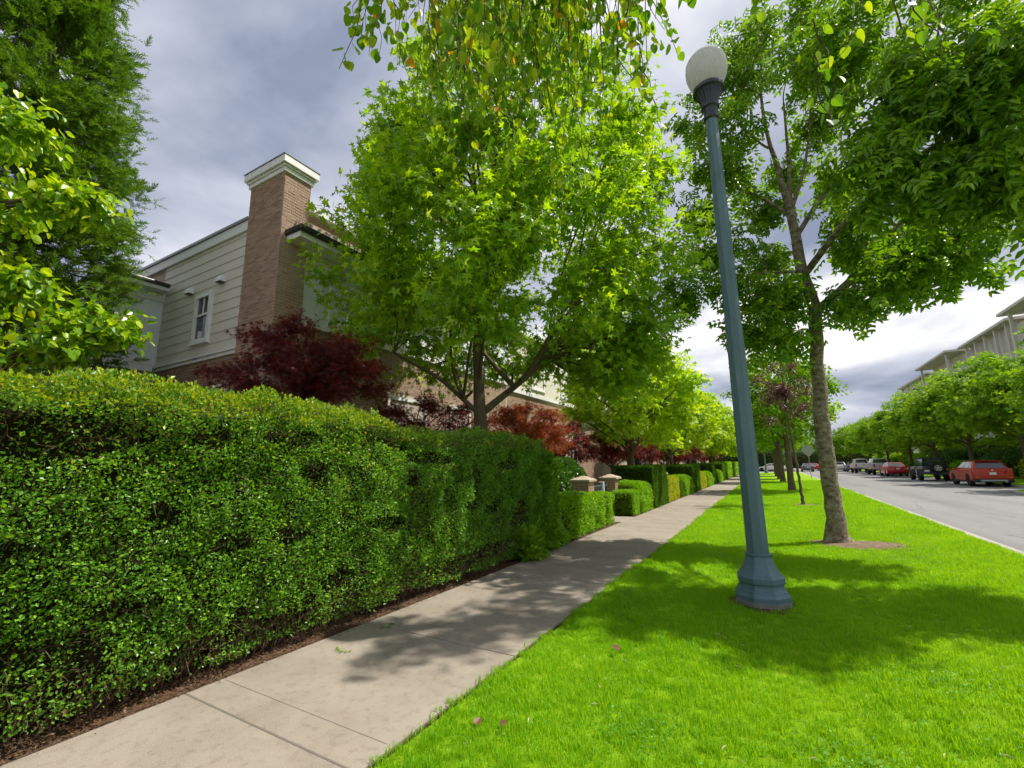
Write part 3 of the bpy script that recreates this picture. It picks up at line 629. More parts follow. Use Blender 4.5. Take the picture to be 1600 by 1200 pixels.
def house_row(y0, y1, label, porch_y, seed):
    XF = -9.6; o0 = (-12, (y0 + y1) / 2, 0); A = dict(off=o0)
    t = thing('brick_house', label, 'house', o0)
    MB().box(-17, XF, y0, y1, -0.1, 7.5).obj('wall', M['mortar'], t, **A)
    holes = [(2.0, 3.6, 1.3, 3.6), (5.4, 7.0, 1.3, 3.6)]
    obj('brickwork', brick_mesh('brickwork', brick_spots(min(12, y1 - y0), 0.4, 4.7, holes, seed=seed), (XF, y0), (0, 1), (1, 0), o0), t, M['brick'], 'stuff')
    MB().box(XF, XF + 0.05, y0 + 0.02, y1 - 0.02, 4.9, 7.2).obj('front_panel', M['siding'], t, **A)
    MB().box(XF, XF + 0.10, y0 + 0.01, y1 - 0.01, 4.78, 4.92).obj('front_band', M['white'], t, **A)
    MB().box(-17.2, XF + 0.3, y0 - 0.15, y1 + 0.1, 7.5, 7.72).obj('roof', M['white'], t, bevel=0.02, **A)
    for y in (y0 + 2.8, y0 + 6.2):
        window(t, 'y', (y, XF), 1.6, 2.3, 1.32, 1, M['white'], (0.7,), 1, 0.1, **A)
        window(t, 'y', (y, XF + 0.05), 1.4, 1.4, 5.2, 1, M['white'], (0.5,), 1, 0.1, **A)
    # bracketed porch canopy
    pc = MB().box(XF, XF + 2.1, porch_y - 1.0, porch_y + 1.0, 3.35, 3.6).obj('porch_canopy', M['white'], t, bevel=0.01, **A)
    for y in (porch_y - 0.9, porch_y + 0.8):
        b = MB(); b.hexa([(XF + .6, y, 2.2), (XF + 0.76, y, 2.2), (XF + 0.76, y + .12, 2.2), (XF + .6, y + .12, 2.2)], [(XF + 1.75, y, 3.345), (XF + 1.95, y, 3.345), (XF + 1.95, y + .12, 3.345), (XF + 1.75, y + .12, 3.345)])
        b.box(XF + .55, XF + 0.69, y + .001, y + 0.119, 0.0, 3.344); b.obj('bracket', M['white'], pc, **A)
    d = MB().box(XF + 0.002, XF + 0.06, porch_y - 0.5, porch_y + 0.5, 0.4, 2.5).obj('door', M['bark_dark'], t, **A)
    MB().box(XF + 0.06, XF + 0.10, porch_y + 0.36, porch_y + 0.40, 1.35, 1.5).obj('handle', M['steel'], d, **A)
house_row(16.4, 30.0, 'brown brick house with white bracketed porch beyond the first house', 21.5, 21)
house_row(30.6, 44.0, 'far brick house with siding above, hidden behind the sweetgum row', 37.0, 22)
house_row(44.6, 58.0, 'fourth brick house of the row, barely seen behind the trees', 51.0, 23)
house_row(58.6, 84.0, 'last long brick house at the end of the row', 66.0, 24)

# ------------------------------------------------------------------ gate pillars and gate
def pillar(x0, y0, label, grp):
    t = thing('brick_pillar', label, 'pillar', (x0 + 0.25, y0 + 0.25, 0), 0, grp)
    MB().box(-0.24, 0.24, -0.24, 0.24, -0.05, 1.12).obj('core', M['mortar'], t)
    for O, u, n, sd in (((-0.24, -0.24), (1, 0), (0, -1), 1), ((0.24, -0.24), (0, 1), (1, 0), 2), ((-0.24, 0.24), (1, 0), (0, 1), 3), ((-0.24, -0.24), (0, 1), (-1, 0), 4)):
        obj('brickwork', brick_mesh('brickwork', brick_spots(0.48, 0.02, 1.11, seed=sd), O, u, n, (0, 0, 0)), t, M['brick_tan'], 'stuff')
    c = MB(); b = 0.31
    c.hexa([(-b, -b, 1.121), (b, -b, 1.121), (b, b, 1.121), (-b, b, 1.121)], [(-b, -b, 1.18), (b, -b, 1.18), (b, b, 1.18), (-b, b, 1.18)])
    q = 0.03; c.hexa([(-b, -b, 1.1805), (b, -b, 1.1805), (b, b, 1.1805), (-b, b, 1.1805)], [(-q, -q, 1.29), (q, -q, 1.29), (q, q, 1.29), (-q, q, 1.29)])
    c.obj('cap', M['stone'], t, bevel=0.008)
    return t
pillar(-5.2, 12.55, 'tan brick gate pillar with pointed stone cap, the nearer one beside the low round hedge', 'brick gate pillars')
pillar(-5.2, 15.1, 'tan brick gate pillar with pointed stone cap, beyond the metal gate', 'brick gate pillars')
pillar(-5.1, 22.6, 'brick pillar cap peeping over the golden shrub beyond the clipped cedar hedge', 'brick gate pillars')
def gate():
    t = thing('garden_gate', 'blue-grey metal garden gate between the two tan brick pillars', 'gate', (-4.95, 14.05, 0))
    for y in (-0.88, 0.84): MB().box(-0.025, 0.025, y, y + 0.05, 0.05, 1.02).obj('stile', M['gate_metal'], t)
    for z in (0.12, 0.92): MB().box(-0.02, 0.02, -0.83, 0.84, z, z + 0.04).obj('rail', M['gate_metal'], t)
    for i in range(13):
        y = -0.77 + i * 0.125; MB().box(-0.008, 0.008, y, y + 0.018, 0.16, 0.92).obj('bar', M['gate_metal'], t)
gate()
t = thing('post', 'pale blue square steel post standing in front of the garden gate', 'post', (-4.62, 13.6, 0))
MB().box(-0.03, 0.03, -0.03, 0.03, -0.05, 1.06).obj('shaft', M['panel'], t); MB().box(-0.12, 0.035, -0.035, 0.035, 1.061, 1.10).obj('arm', M['panel'], t)

# ------------------------------------------------------------------ lamp post
def lamp_post(loc, label, rot=0.0, full=True):
    t = thing('street_lamp', label, 'street lamp', loc, 0, 'street lamps on the lawn')
    n = 8; k = 1 / math.cos(math.pi / 8)
    def oc(prof): return [(r * k * 0.87, z) for r, z in prof]
    b = MB().lathe(oc([(0.315, 0.035), (0.315, 0.135), (0.29, 0.165), (0.285, 0.185), (0.262, 0.20), (0.252, 0.235), (0.252, 0.262), (0.272, 0.268), (0.272, 0.325), (0.25, 0.345), (0.212, 0.395), (0.178, 0.455), (0.155, 0.52), (0.150, 0.545)]), n, rot=math.pi / 8 + rot)
    bo = b.obj('base', M['lamp_green'], t, bevel=0.004)
    MB().lathe(oc([(0.318, 0.034), (0.318, 0.075), (0.316, 0.085)]), n, rot=math.pi / 8 + rot, cap=False).obj('worn_edge', M['lamp_wear'], bo)
    MB().lathe([(0.235, -0.05), (0.225, 0.034)], 20).obj('footing', M['kerb'], t)
    MB().lathe(oc([(0.148, 0.546), (0.158, 0.553), (0.158, 0.568), (0.140, 0.577)]), n, rot=math.pi / 8 + rot).obj('collar', M['lamp_green'], t)
    MB().lathe(oc([(0.128, 0.577), (0.084, 6.36)]), n, rot=math.pi / 8 + rot).obj('shaft', M['lamp_green'], t)
    for a in (rot + R_(-80), rot + R_(100)):      # seam down the casting, with its bolts
        c_, s_ = math.cos(a), math.sin(a); sm = MB()
        for (r0, z0), (r1, z1) in zip([(0.272, 0.27), (0.272, 0.325), (0.212, 0.395), (0.178, 0.455), (0.155, 0.52)], [(0.272, 0.325), (0.212, 0.395), (0.178, 0.455), (0.155, 0.52), (0.150, 0.545)]):
            q = []
            for r, z in ((r0, z0), (r1, z1)):
                r = r * 0.87 + 0.001
                for w in (-.003, .003): q.append((r * c_ - s_ * w, r * s_ + c_ * w, z))
            sm.quad(q[0], q[1], q[3], q[2])
        sm.obj('seam', M['lamp_dark'], bo)
    cp = []; m = 40
    for i, (r, z) in enumerate([(0.085, 6.30), (0.10, 6.32), (0.10, 6.36), (0.085, 6.38), (0.095, 6.47), (0.12, 6.49), (0.12, 6.52)]): cp.append((r, z))
    MB().lathe(cp, 20).obj('neck', M['lamp_dark'], t, smooth=False)
    V = []; prof = [(0.105, 6.52), (0.115, 6.58), (0.14, 6.66), (0.175, 6.74)]
    for r, z in prof:
        for i in range(m): V.append(((r - (0.008 if i % 2 else 0)) * math.cos(2 * math.pi * i / m), (r - (0.008 if i % 2 else 0)) * math.sin(2 * math.pi * i / m), z))
    F = [(j * m + i, j * m + (i + 1) % m, (j + 1) * m + (i + 1) % m, (j + 1) * m + i) for j in range(len(prof) - 1) for i in range(m)]
    obj('capital', mk('capital', V, [np.array(F)]), t, M['lamp_dark'])
    MB().lathe([(0.17, 6.735), (0.205, 6.75), (0.205, 6.80), (0.185, 6.82)], 32).obj('rim', M['lamp_dark'], t, smooth=False, bevel=0.006)
    m = 120; V = []
    prof = [(0.165, 6.80), (0.205, 6.87), (0.245, 6.96), (0.268, 7.05), (0.272, 7.13), (0.262, 7.20)]
    for r, z in prof:
        for i in range(m): V.append(((r + (0.003 if i % 2 else -0.003)) * math.cos(2 * math.pi * i / m), (r + (0.003 if i % 2 else -0.003)) * math.sin(2 * math.pi * i / m), z))
    F = [(j * m + i, j * m + (i + 1) % m, (j + 1) * m + (i + 1) % m, (j + 1) * m + i) for j in range(len(prof) - 1) for i in range(m)]
    g = obj('globe', mk('globe', V, [np.array(F)]), t, M['lamp_glass'])
    MB().lathe([(0.262, 7.20), (0.268, 7.212), (0.25, 7.26), (0.20, 7.33), (0.13, 7.385), (0.075, 7.41), (0.07, 7.44), (0.045, 7.455), (0.0, 7.46)], 48, cap=False).obj('globe_top', M['lamp_glass'], t, smooth=True)
    return t
def lamp_glass():
    m, nt, N, L, P = new_mat("lamp_glass"); n = noise(N, L, 6, 3)
    r = ramp(N, L, n.outputs[0], [(0.40, 0.42, 0.42), (0.60, 0.61, 0.60)]); L.new(r.outputs[0], P.inputs['Base Color'])
    P.inputs['Roughness'].default_value = 0.12; P.inputs['Specular IOR Level'].default_value = 0.6
    t = N.new("ShaderNodeBsdfTranslucent"); t.inputs[0].default_value = (0.9, 0.9, 0.88, 1); ms = N.new("ShaderNodeMixShader"); ms.inputs[0].default_value = 0.45
    L.new(P.outputs[0], ms.inputs[1]); L.new(t.outputs[0], ms.inputs[2]); L.new(ms.outputs[0], N["Material Output"].inputs[0]); return m
M['lamp_glass'] = lamp_glass()
lamp_near = lamp_post((-0.27, 6.17, 0.0), 'tall teal octagonal street lamp with acorn globe on the near lawn', R_(8))
copy_tree(lamp_near, (-1.2, 82.5, 0.0), 0.4, 1.0, 'distant street lamp standing at the far end of the lawn', 'street lamps on the lawn')

# ------------------------------------------------------------------ hedges
def leaf_frames(rng, n, nor, out=0.9, up=0.35):
    ax = nrm(nor * out + rng.normal(0, 0.55, (n, 3)) + np.array([0, 0, up]))
    no = nrm(nor * 0.5 + np.array([0, 0, 0.8]) + rng.normal(0, 0.6, (n, 3)))
    return ax, no
def big_hedge():
    rng = np.random.default_rng(21); Y0, Y1 = -1.6, 8.2
    t = thing('tall_hedge', 'tall dense small-leaved green hedge along the sidewalk, left foreground', 'hedge', (-4.6, 3.3, 0))
    off = np.array([-4.6, 3.3, 0])
    def top(y): return 2.26 - 0.13 * sstep((y - 3.7) / 0.5) - 0.05 * sstep((y - 6) / 2) + 0.09 * (vn(y * 1.1, y * 0, 31) - 0.5) + 0.05 * (vn(y * 4, y * 0, 32) - 0.5)
    def surf_pt(y, s):
        """s: 0..1 front face bottom to shoulder, 1..1.5 round shoulder, 1.5..2.6 top going back"""
        h = top(y); rd = 0.22
        zf = 0.10 + (h - rd - 0.10) * np.clip(s, 0, 1)
        a = np.clip((s - 1) / 0.5, 0, 1) * math.pi / 2
        b = np.clip(s - 1.5, 0, 2)
        x = -3.95 + 0.06 * np.sin(np.clip(s, 0, 1) * 2.6) - rd * (1 - np.cos(a)) - b; z = zf + rd * np.sin(a)
        nx = np.cos(a); nz = np.sin(a)
        return x, z, nx, nz
    def disp(y, s): return 0.10 * (vn(y * 1.6 + 3, s * 3.2 + 1, 41) - 0.5) + 0.15 * (vn(y * 4.2, s * 8.0, 42) - 0.5) + 0.07 * (vn(y * 11, s * 20, 43) - 0.5)
    holes = [(0.95, 0.90, 0.62, 0.075), (4.7, .9, .5, .05), (6.2, .12, .9, .07), (2.4, .08, .7, .05), (5.6, .55, .25, .05), (1.55, 0.30, 0.22, 0.035), (2.7, 0.92, 0.3, 0.04), (3.9, 0.97, 0.45, 0.05), (5.4, 0.10, 0.5, 0.07), (2.2, 0.47, .16, .04), (0.8, .55, .25, .03), (3.3, .2, .25, .05), (6.6, .85, .4, .05), (1.0, 0.22, .3, .03)]
    def sample(n, s0, s1):
        y = rng.uniform(Y0, Y1, n); s = rng.uniform(s0, s1, n); x, z, nx, nz = surf_pt(y, s); return y, s, x, z, nx, nz
    def leaves(n, s0, s1, size, deep, part, mat, keep=None):
        y, s, x, z, nx, nz = sample(n, s0, s1); d = disp(y, s) - deep * rng.random(n) ** 1.6
        hole = np.zeros(n)
        for a, b, ra, rb in holes: hole = np.maximum(hole, 1 - ((y - a) / ra) ** 2 - ((s - b) / rb) ** 2)
        gap = (vn(y * 3.0 + 11, s * 6.5 + 5, 51) < 0.20) | (hole > 0.0)
        d = np.where(gap, d - 0.15 * rng.random(n), d)
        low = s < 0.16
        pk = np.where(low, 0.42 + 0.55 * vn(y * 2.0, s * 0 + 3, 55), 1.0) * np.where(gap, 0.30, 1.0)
        if keep is not None: pk = pk * keep(y, s)
        ok = rng.random(n) < pk
        P = np.c_[x + nx * d, y, z + nz * d][ok]; N_ = np.c_[nx, 0 * nx, nz][ok]; k = len(P)
        P += rng.normal(0, 0.012, (k, 3))
        ax, no = leaf_frames(rng, k, N_, 0.75, 0.35)
        obj(part, leafmesh(part, P - off, ax, no, rng.uniform(size * 0.5, size * 1.4, k), RHOMB, 1.15), t, mat, 'stuff')
    leaves(160000, 0.0, 1.0, 0.027, 0.15, 'foliage', M['lf_hedge'])
    leaves(42000, 0.95, 2.2, 0.031, 0.12, 'foliage', M['lf_hedge'])
    leaves(9000, 0.05, 0.95, 0.036, 0.03, 'new_growth', M['lf_box'])
    leaves(34000, 0.70, 2.0, 0.032, 0.03, 'new_growth', M['lf_new_sunlit'], keep=lambda y, s: sstep((s - 0.68) / 0.5) * (1.15 - 0.9 * sstep((y - 3.2) / 1.5)))  # young shoots; their yellow also paints sunlight on the nearer hedge top
    leaves(16000, 0.0, 1.2, 0.026, 0.08, 'dead_leaves', M['dead'], keep=lambda y, s: np.clip((vn(y * 2.2 + 4, s * 4.5 + 2, 91) - 0.62) * 5, 0.02, 1) + 0.9 * (s < .14))
    # inner mass
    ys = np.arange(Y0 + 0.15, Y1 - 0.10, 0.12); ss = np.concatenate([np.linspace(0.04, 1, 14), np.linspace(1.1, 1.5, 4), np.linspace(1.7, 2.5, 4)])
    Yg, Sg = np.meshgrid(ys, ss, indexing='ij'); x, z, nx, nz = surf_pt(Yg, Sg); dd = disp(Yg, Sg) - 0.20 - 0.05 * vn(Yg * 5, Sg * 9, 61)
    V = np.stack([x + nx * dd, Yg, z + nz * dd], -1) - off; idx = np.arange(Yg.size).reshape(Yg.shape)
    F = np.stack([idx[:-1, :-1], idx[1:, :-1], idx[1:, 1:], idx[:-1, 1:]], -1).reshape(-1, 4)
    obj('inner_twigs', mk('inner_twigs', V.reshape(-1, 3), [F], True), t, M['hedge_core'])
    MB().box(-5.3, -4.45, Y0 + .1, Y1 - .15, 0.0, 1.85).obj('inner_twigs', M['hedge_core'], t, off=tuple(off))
    # bare twigs near the foot and here and there
    n = 1500; y = rng.uniform(Y0, Y1, n); x0 = rng.uniform(-4.35, -4.1, n); ang = rng.uniform(-0.6, 0.6, n); ln = rng.uniform(0.2, 0.5, n)
    P0 = np.c_[x0, y, rng.uniform(-0.02, 0.05, n)]; d = np.c_[rng.uniform(-0.1, 0.55, n), np.sin(ang), np.cos(ang) * 0.9]; P = np.stack([P0, P0 + d * (ln * 0.5)[:, None] + rng.normal(0, .02, (n, 3)), P0 + d * ln[:, None] + rng.normal(0, .03, (n, 3))], 1)
    P[:, :, 0] = np.minimum(P[:, :, 0], -3.92)
    v1, f1 = tubes(P - off, np.repeat(np.array([[0.0042, 0.003, 0.0015]]), n, 0), 4)
    n = 3600; y, s, x, z, nx, nz = sample(n, 0.05, 1.6); P0 = np.c_[x - nx * 0.16, y, z - nz * 0.16]; d = nrm(np.c_[nx * 0.8, rng.normal(0, 0.5, n), nz + rng.normal(0.2, 0.5, n)]); ln = rng.uniform(0.12, 0.24, n)
    P = np.stack([P0, P0 + d * (ln * 0.5)[:, None], P0 + d * ln[:, None] + rng.normal(0, .02, (n, 3))], 1)
    v2, f2 = tubes(P - off, np.repeat(np.array([[0.003, 0.0022, 0.0012]]), n, 0), 3)
    v, f = join([(v1, f1), (v2, f2)])
    obj('twigs', mk('twigs', v, [f]), t, M['twig'], 'stuff')
    # litter of clippings between hedge and walk
    n = 5200; P = np.c_[-3.93 - rng.random(n) ** 1.5 * 0.35 + 0.10 * (rng.random(n) < .12) * rng.random(n), rng.uniform(-1, 8.3, n), rng.uniform(0.0, 0.012, n)]
    ax = nrm(np.c_[rng.normal(0, 1, (n, 2)), rng.normal(0, .2, n)]); no = nrm(np.array([0, 0, 1.]) + rng.normal(0, .3, (n, 3)))
    o = obj('leaf_litter', leafmesh('leaf_litter', P, ax, no, rng.uniform(.012, .03, n), RHOMB), None, M['dead'], 'stuff'); tag(o, 'brown leaf litter and clippings at the foot of the tall hedge', 'leaf litter')
M['lf_new_sunlit'] = leaf_mat("hedge_new_growth_sunlit", [(0.20, 0.32, 0.012), (0.32, 0.42, 0.018), (0.45, 0.48, 0.03)], None, 0.35, 1.35, 0.38, 0.5, 0.3, 1.0)  # colour of new shoots with sunlight mixed into the yellow
big_hedge()

def clipped(name, label, x0, x1, y0, y1, h, mat, leaf, dens, rad, seed, group=None, tpl=RHOMB, wid=1.3, deep=0.10, bump=0.06, category='hedge'):
    rng = np.random.default_rng(seed); c = np.array([(x0 + x1) / 2, (y0 + y1) / 2, 0.0]); hx, hy = (x1 - x0) / 2, (y1 - y0) / 2
    t = thing(name, label, category, tuple(c), 0, group)
    rad = min(rad, hx * 0.98, hy * 0.98, h * 0.9)
    areas = np.array([2 * hy * h, 2 * hy * h * 0.35, 2 * hx * h, 2 * hx * h * 0.6, 4 * hx * hy]); n = int(areas.sum() * dens); side = rng.choice(5, n, p=areas / areas.sum())
    u = rng.uniform(-1, 1, n); w = rng.uniform(0.02, 1, n); v = rng.uniform(-1, 1, n)
    P = np.zeros((n, 3))
    for k, fn in enumerate([lambda m: np.c_[np.full(m.sum(), hx), u[m] * hy, w[m] * h], lambda m: np.c_[np.full(m.sum(), -hx), u[m] * hy, w[m] * h], lambda m: np.c_[u[m] * hx, np.full(m.sum(), -hy), w[m] * h],
                            lambda m: np.c_[u[m] * hx, np.full(m.sum(), hy), w[m] * h], lambda m: np.c_[u[m] * hx, v[m] * hy, np.full(m.sum(), h)]]):
        m = side == k; P[m] = fn(m)
    I = np.c_[np.clip(P[:, 0], -hx + rad, hx - rad), np.clip(P[:, 1], -hy + rad, hy - rad), np.clip(P[:, 2], -1, h - rad)]
    d = P - I; N_ = nrm(d); S = I + N_ * rad
    wob = bump * (vn(S[:, 1] * 3 + S[:, 0] * 2 + seed, S[:, 2] * 4 + S[:, 0], seed) - 0.5) * 2 + 0.5 * bump * (vn(S[:, 1] * 9 + seed, S[:, 2] * 10 + S[:, 0] * 8, seed + 1) - 0.5)
    Q = S + N_ * (wob - deep * rng.random(n) ** 1.5)[:, None]; Q[:, 2] = np.maximum(Q[:, 2], 0.02)
    ax, no = leaf_frames(rng, n, N_, 0.8, 0.3)
    obj('foliage', leafmesh('foliage', Q, ax, no, rng.uniform(leaf * .65, leaf * 1.25, n), tpl, wid), t, mat, 'stuff')
    k = deep * 0.8 + bump * 0.5
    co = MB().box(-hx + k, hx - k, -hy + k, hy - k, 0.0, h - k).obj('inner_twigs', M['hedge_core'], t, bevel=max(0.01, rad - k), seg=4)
    return t
clipped('low_hedge', 'low rounded bright green hedge beside the sidewalk, nearest after the tall hedge', -4.95, -3.98, 8.75, 12.0, 0.90, M['lf_box'], 0.045, 2300, 0.28, 1, None)
clipped('box_shrub', 'small clipped green block at the near side of the garden entry', -4.50, -4.02, 12.1, 12.75, 0.84, M['lf_box'], 0.04, 2600, 0.08, 2)
clipped('box_shrub', 'clipped green cube at the far side of the garden entry', -4.68, -3.97, 14.55, 15.3, 0.77, M['lf_box2'] if 'lf_box2' in M else M['lf_box'], 0.04, 2500, 0.06, 3, bump=0.02)
clipped('round_shrub', 'rounded green shrub between the green cube and the tall clipped cedar', -4.95, -3.93, 15.35, 17.2, 1.02, M['lf_box'], 0.048, 2000, 0.35, 4)
clipped('cedar_hedge', 'tall square-cut dark cedar hedge, nearest of the clipped cedars', -5.5, -3.95, 17.35, 19.9, 1.54, M['lf_cedar'], 0.06, 2300, 0.06, 5, 'clipped cedar hedges', bump=0.02, wid=.8)
clipped('golden_shrub', 'golden yellow-green clipped shrub just beyond the nearest cedar block', -4.85, -4.0, 20.0, 23.0, 1.06, M['lf_yellow'], 0.05, 1600, 0.28, 6)
clipped('box_shrub', 'small dark clipped cube beyond the golden shrub', -4.75, -4.08, 23.5, 24.3, 0.76, M['lf_cedar'], 0.05, 1800, 0.06, 7, bump=0.02)
clipped('round_shrub', 'round-topped green shrub in front of the second cedar block', -4.9, -4.0, 24.4, 27.3, 1.0, M['lf_box'], 0.055, 1400, 0.35, 8)
clipped('cedar_hedge', 'second tall square-cut cedar hedge along the sidewalk', -5.7, -4.05, 27.5, 30.2, 1.52, M['lf_cedar'], 0.07, 1500, 0.06, 9, 'clipped cedar hedges', bump=0.02, wid=.8)
clipped('golden_shrub', 'second golden shrub, farther along the sidewalk', -4.9, -4.1, 30.4, 33.6, 1.08, M['lf_yellow'], 0.06, 1100, 0.28, 10)
clipped('round_shrub', 'rounded dark green shrub past the second golden shrub', -4.95, -4.13, 34.6, 38.0, 1.0, M['lf_box'], 0.065, 1000, 0.35, 11)
clipped('cedar_hedge', 'third tall clipped cedar hedge, well down the sidewalk', -5.8, -4.15, 38.2, 40.6, 1.56, M['lf_cedar'], 0.08, 1000, 0.06, 12, 'clipped cedar hedges', bump=0.02)
clipped('round_shrub', 'distant rounded shrub between the third and fourth cedar hedges', -5.0, -4.2, 41.0, 46.2, 1.0, M['lf_box'], 0.07, 800, 0.35, 13)
clipped('cedar_hedge', 'fourth tall clipped cedar hedge, near the end of the walk', -5.9, -4.25, 46.5, 49.2, 1.58, M['lf_cedar'], 0.09, 800, 0.06, 14, 'clipped cedar hedges', bump=0.02)
clipped('box_shrub', 'small pale clipped box far down the walk', -4.9, -4.27, 49.6, 51.6, 0.9, M['lf_box'], 0.08, 700, 0.08, 15, bump=0.02)
clipped('long_hedge', 'long straight hedge closing the far end of the sidewalk', -6.0, -4.4, 52.0, 74.0, 1.72, M['lf_box'], 0.10, 420, 0.1, 16, bump=0.03)
# larger-leaved shrubs
clipped('laurel_shrub', 'dark glossy laurel behind the gate pillars', -7.4, -5.65, 11.6, 15.2, 1.72, M['lf_dark'], 0.11, 900, 0.6, 17, None, OVAL, 1.1, 0.22, 0.12, 'shrub')
clipped('broadleaf_shrub', 'broad-leaved green shrub spilling over the end of the tall hedge', -4.7, -3.93, 7.75, 8.75, 1.95, M['lf_ash'], 0.15, 1300, 0.38, 18, None, OVAL, 1.0, 0.16, 0.14, 'shrub')
clipped('broadleaf_shrub', 'low leafy plant at the foot of the tall hedge, reaching over the sidewalk edge', -4.25, -3.72, 7.0, 7.75, 0.42, M['lf_ash'], 0.13, 900, 0.25, 19, None, OVAL, 1.05, 0.16, 0.12, 'shrub')
clipped('leafy_shrub', 'soft light green bush in front of the low rounded hedge', -4.5, -3.9, 8.35, 9.1, 0.62, M['lf_box'], 0.07, 1700, 0.28, 20, None, RHOMB, 0.9, 0.16, 0.12, 'shrub')

# ------------------------------------------------------------------ trees
def bez(p0, p1, p2, p3, n):
    t = np.linspace(0, 1, n)[:, None]
    return (1 - t) ** 3 * p0 + 3 * (1 - t) ** 2 * t * p1 + 3 * (1 - t) * t * t * p2 + t ** 3 * p3
def clumps_in(rng, c, r, n, rel=0.34, flat=0.75, inner=0.25, lo=-0.85, sq=2.0):
    c = np.array(c, float); r = np.array(r, float); out = []
    m = int(n * (1 - inner))
    for i in range(m):
        z = lo + (0.97 - lo) * (i + 0.5) / m; a = i * 2.39996 + rng.uniform(-.3, .3); q = max(0, 1 - abs(z) ** sq) ** (1 / sq); k = rng.uniform(0.60, 0.86)
        out.append((c + r * k * np.array([q * math.cos(a), q * math.sin(a), z]), r * rel * rng.uniform(0.8, 1.2) * np.array([1, 1, flat])))
    for i in range(n - m):
        d = nrm(rng.normal(0, 1, 3)); out.append((c + r * 0.35 * rng.random() * d, r * rel * np.array([1, 1, flat])))
    return out
def tree_geo(rng, trunk, clumps, tips, lpt, leaf, tpl, spread=0.16, droop=0.35, wid=1.0, zatt=(0.35, 1.0), limb_r=0.05, s_tr=12, curve=0.3, twig_r=0.006, sag=0.08, nup=0.9, flare=0.0, limbs=()):
    T = np.array(trunk, float)
    n = 34; d = np.r_[0, np.cumsum(np.linalg.norm(np.diff(T[:, :3], axis=0), axis=1))]; tt = d[-1] * np.linspace(0, 1, n) ** (1.5 if flare else 1.0)
    TP = np.stack([np.interp(tt, d, T[:, k]) for k in range(3)], 1); TR = np.interp(tt, d, T[:, 3])
    TP[1:-1, :2] += rng.normal(0, 0.012, (n - 2, 2))
    if flare: TR = TR + flare * np.exp(-tt / 0.14)
    tv, tf = tubes(TP[None], TR[None], s_tr)
    if flare:
        ang = np.tile(np.arange(s_tr) * 2 * math.pi / s_tr, n); hh = np.repeat(tt, s_tr); ctr = np.repeat(TP, s_tr, 0)
        kf = 1 + (0.20 * np.sin(3 * ang + 1) + 0.16 * np.sin(5 * ang + 2.2)) * np.exp(-hh / 0.22) + 0.03 * np.sin(2 * ang + hh * 2.3) + 0.02 * np.sin(5 * ang - hh * 3.1)
        tv = ctr + (tv - ctr) * kf[:, None]
    wood = [(tv, tf)]
    zs = TP[:, 2]; z0 = zs[0] + (zs[-1] - zs[0]) * zatt[0]
    sticks_P = []; sticks_R = []; LP = []; LA = []; LN = []; nodes = []
    for L_, r0, r1 in limbs:
        L_ = np.array(L_, float); dd = np.r_[0, np.cumsum(np.linalg.norm(np.diff(L_, axis=0), axis=1))]; q = np.linspace(0, dd[-1], 10)
        LL = np.stack([np.interp(q, dd, L_[:, k]) for k in range(3)], 1); LL[1:-1] = 0.5 * LL[1:-1] + 0.25 * (LL[:-2] + LL[2:])
        wood.append(tubes(LL[None], np.linspace(r0, r1, 10)[None], 8)); nodes.append((LL, np.linspace(r0, r1, 10)))
    SP = np.concatenate([TP[zs >= z0]] + [q[0][2:] for q in nodes]); SR = np.concatenate([TR[zs >= z0]] + [q[1][2:] for q in nodes])
    for c, r in clumps:
        hd = np.linalg.norm(SP[:, :2] - c[None, :2], axis=1); dz = c[2] - SP[:, 2]
        cost = np.hypot(hd, dz) + 1.2 * np.maximum(0, 0.55 * hd - dz)
        i = int(np.argmin(cost)); p0 = SP[i]; v = c - p0; L_ = np.linalg.norm(v)
        up = np.array([0, 0, 1.]); lat = rng.normal(0, 0.12 * L_, 3)
        pts = bez(p0, p0 + v * 0.33 + up * L_ * 0.10 + lat, p0 + v * 0.7 + up * L_ * curve * 0.5 + lat * 0.5, c, 9)
        rr = np.linspace(min(limb_r, SR[i] * 0.7), 0.010, 9); sticks_P.append(pts); sticks_R.append(rr)
        k = tips; u = nrm(rng.normal(0, 1, (k, 3))); e = c + u * (rng.random((k, 1)) ** (1 / 2.4)) * r
        att = pts[rng.integers(4, 9, k)]; mid = att + (e - att) * 0.5 + np.c_[rng.normal(0, .08, (k, 2)), np.abs(rng.normal(.06, .05, k))] * L_ * 0.3
        B = np.stack([att, 0.55 * mid + 0.45 * (att * .5 + e * .5), mid * 0.35 + e * 0.65 + np.array([0, 0, 0.03]), e + np.array([0, 0, -sag])], 1)
        nodes_t = B
        LPt = []
        t_ = rng.uniform(0.25, 1.08, (k, lpt)); seg = np.clip((t_ * 3).astype(int), 0, 2); f = t_ * 3 - seg
        ii = np.arange(k)[:, None]
        base = B[ii, seg] * (1 - f[..., None]) + B[ii, seg + 1] * f[..., None]
        dirn = nrm(B[ii, seg + 1] - B[ii, seg])
        pos = base + rng.normal(0, spread * 0.5, (k, lpt, 3))
        ax = dirn * 0.5 + rng.normal(0, 0.55, (k, lpt, 3)) + np.array([0, 0, -droop]) + nrm(pos - c) * 0.35
        no = np.array([0, 0, nup]) + rng.normal(0, 0.5, (k, lpt, 3)) + nrm(pos - c) * 0.3
        LP.append(pos.reshape(-1, 3)); LA.append(ax.reshape(-1, 3)); LN.append(no.reshape(-1, 3))
        wood.append(tubes(B, np.repeat(np.array([[twig_r, twig_r * .8, twig_r * .6, twig_r * .35]]), k, 0), 3))
    wood.append(tubes(np.stack(sticks_P), np.stack(sticks_R), 6))
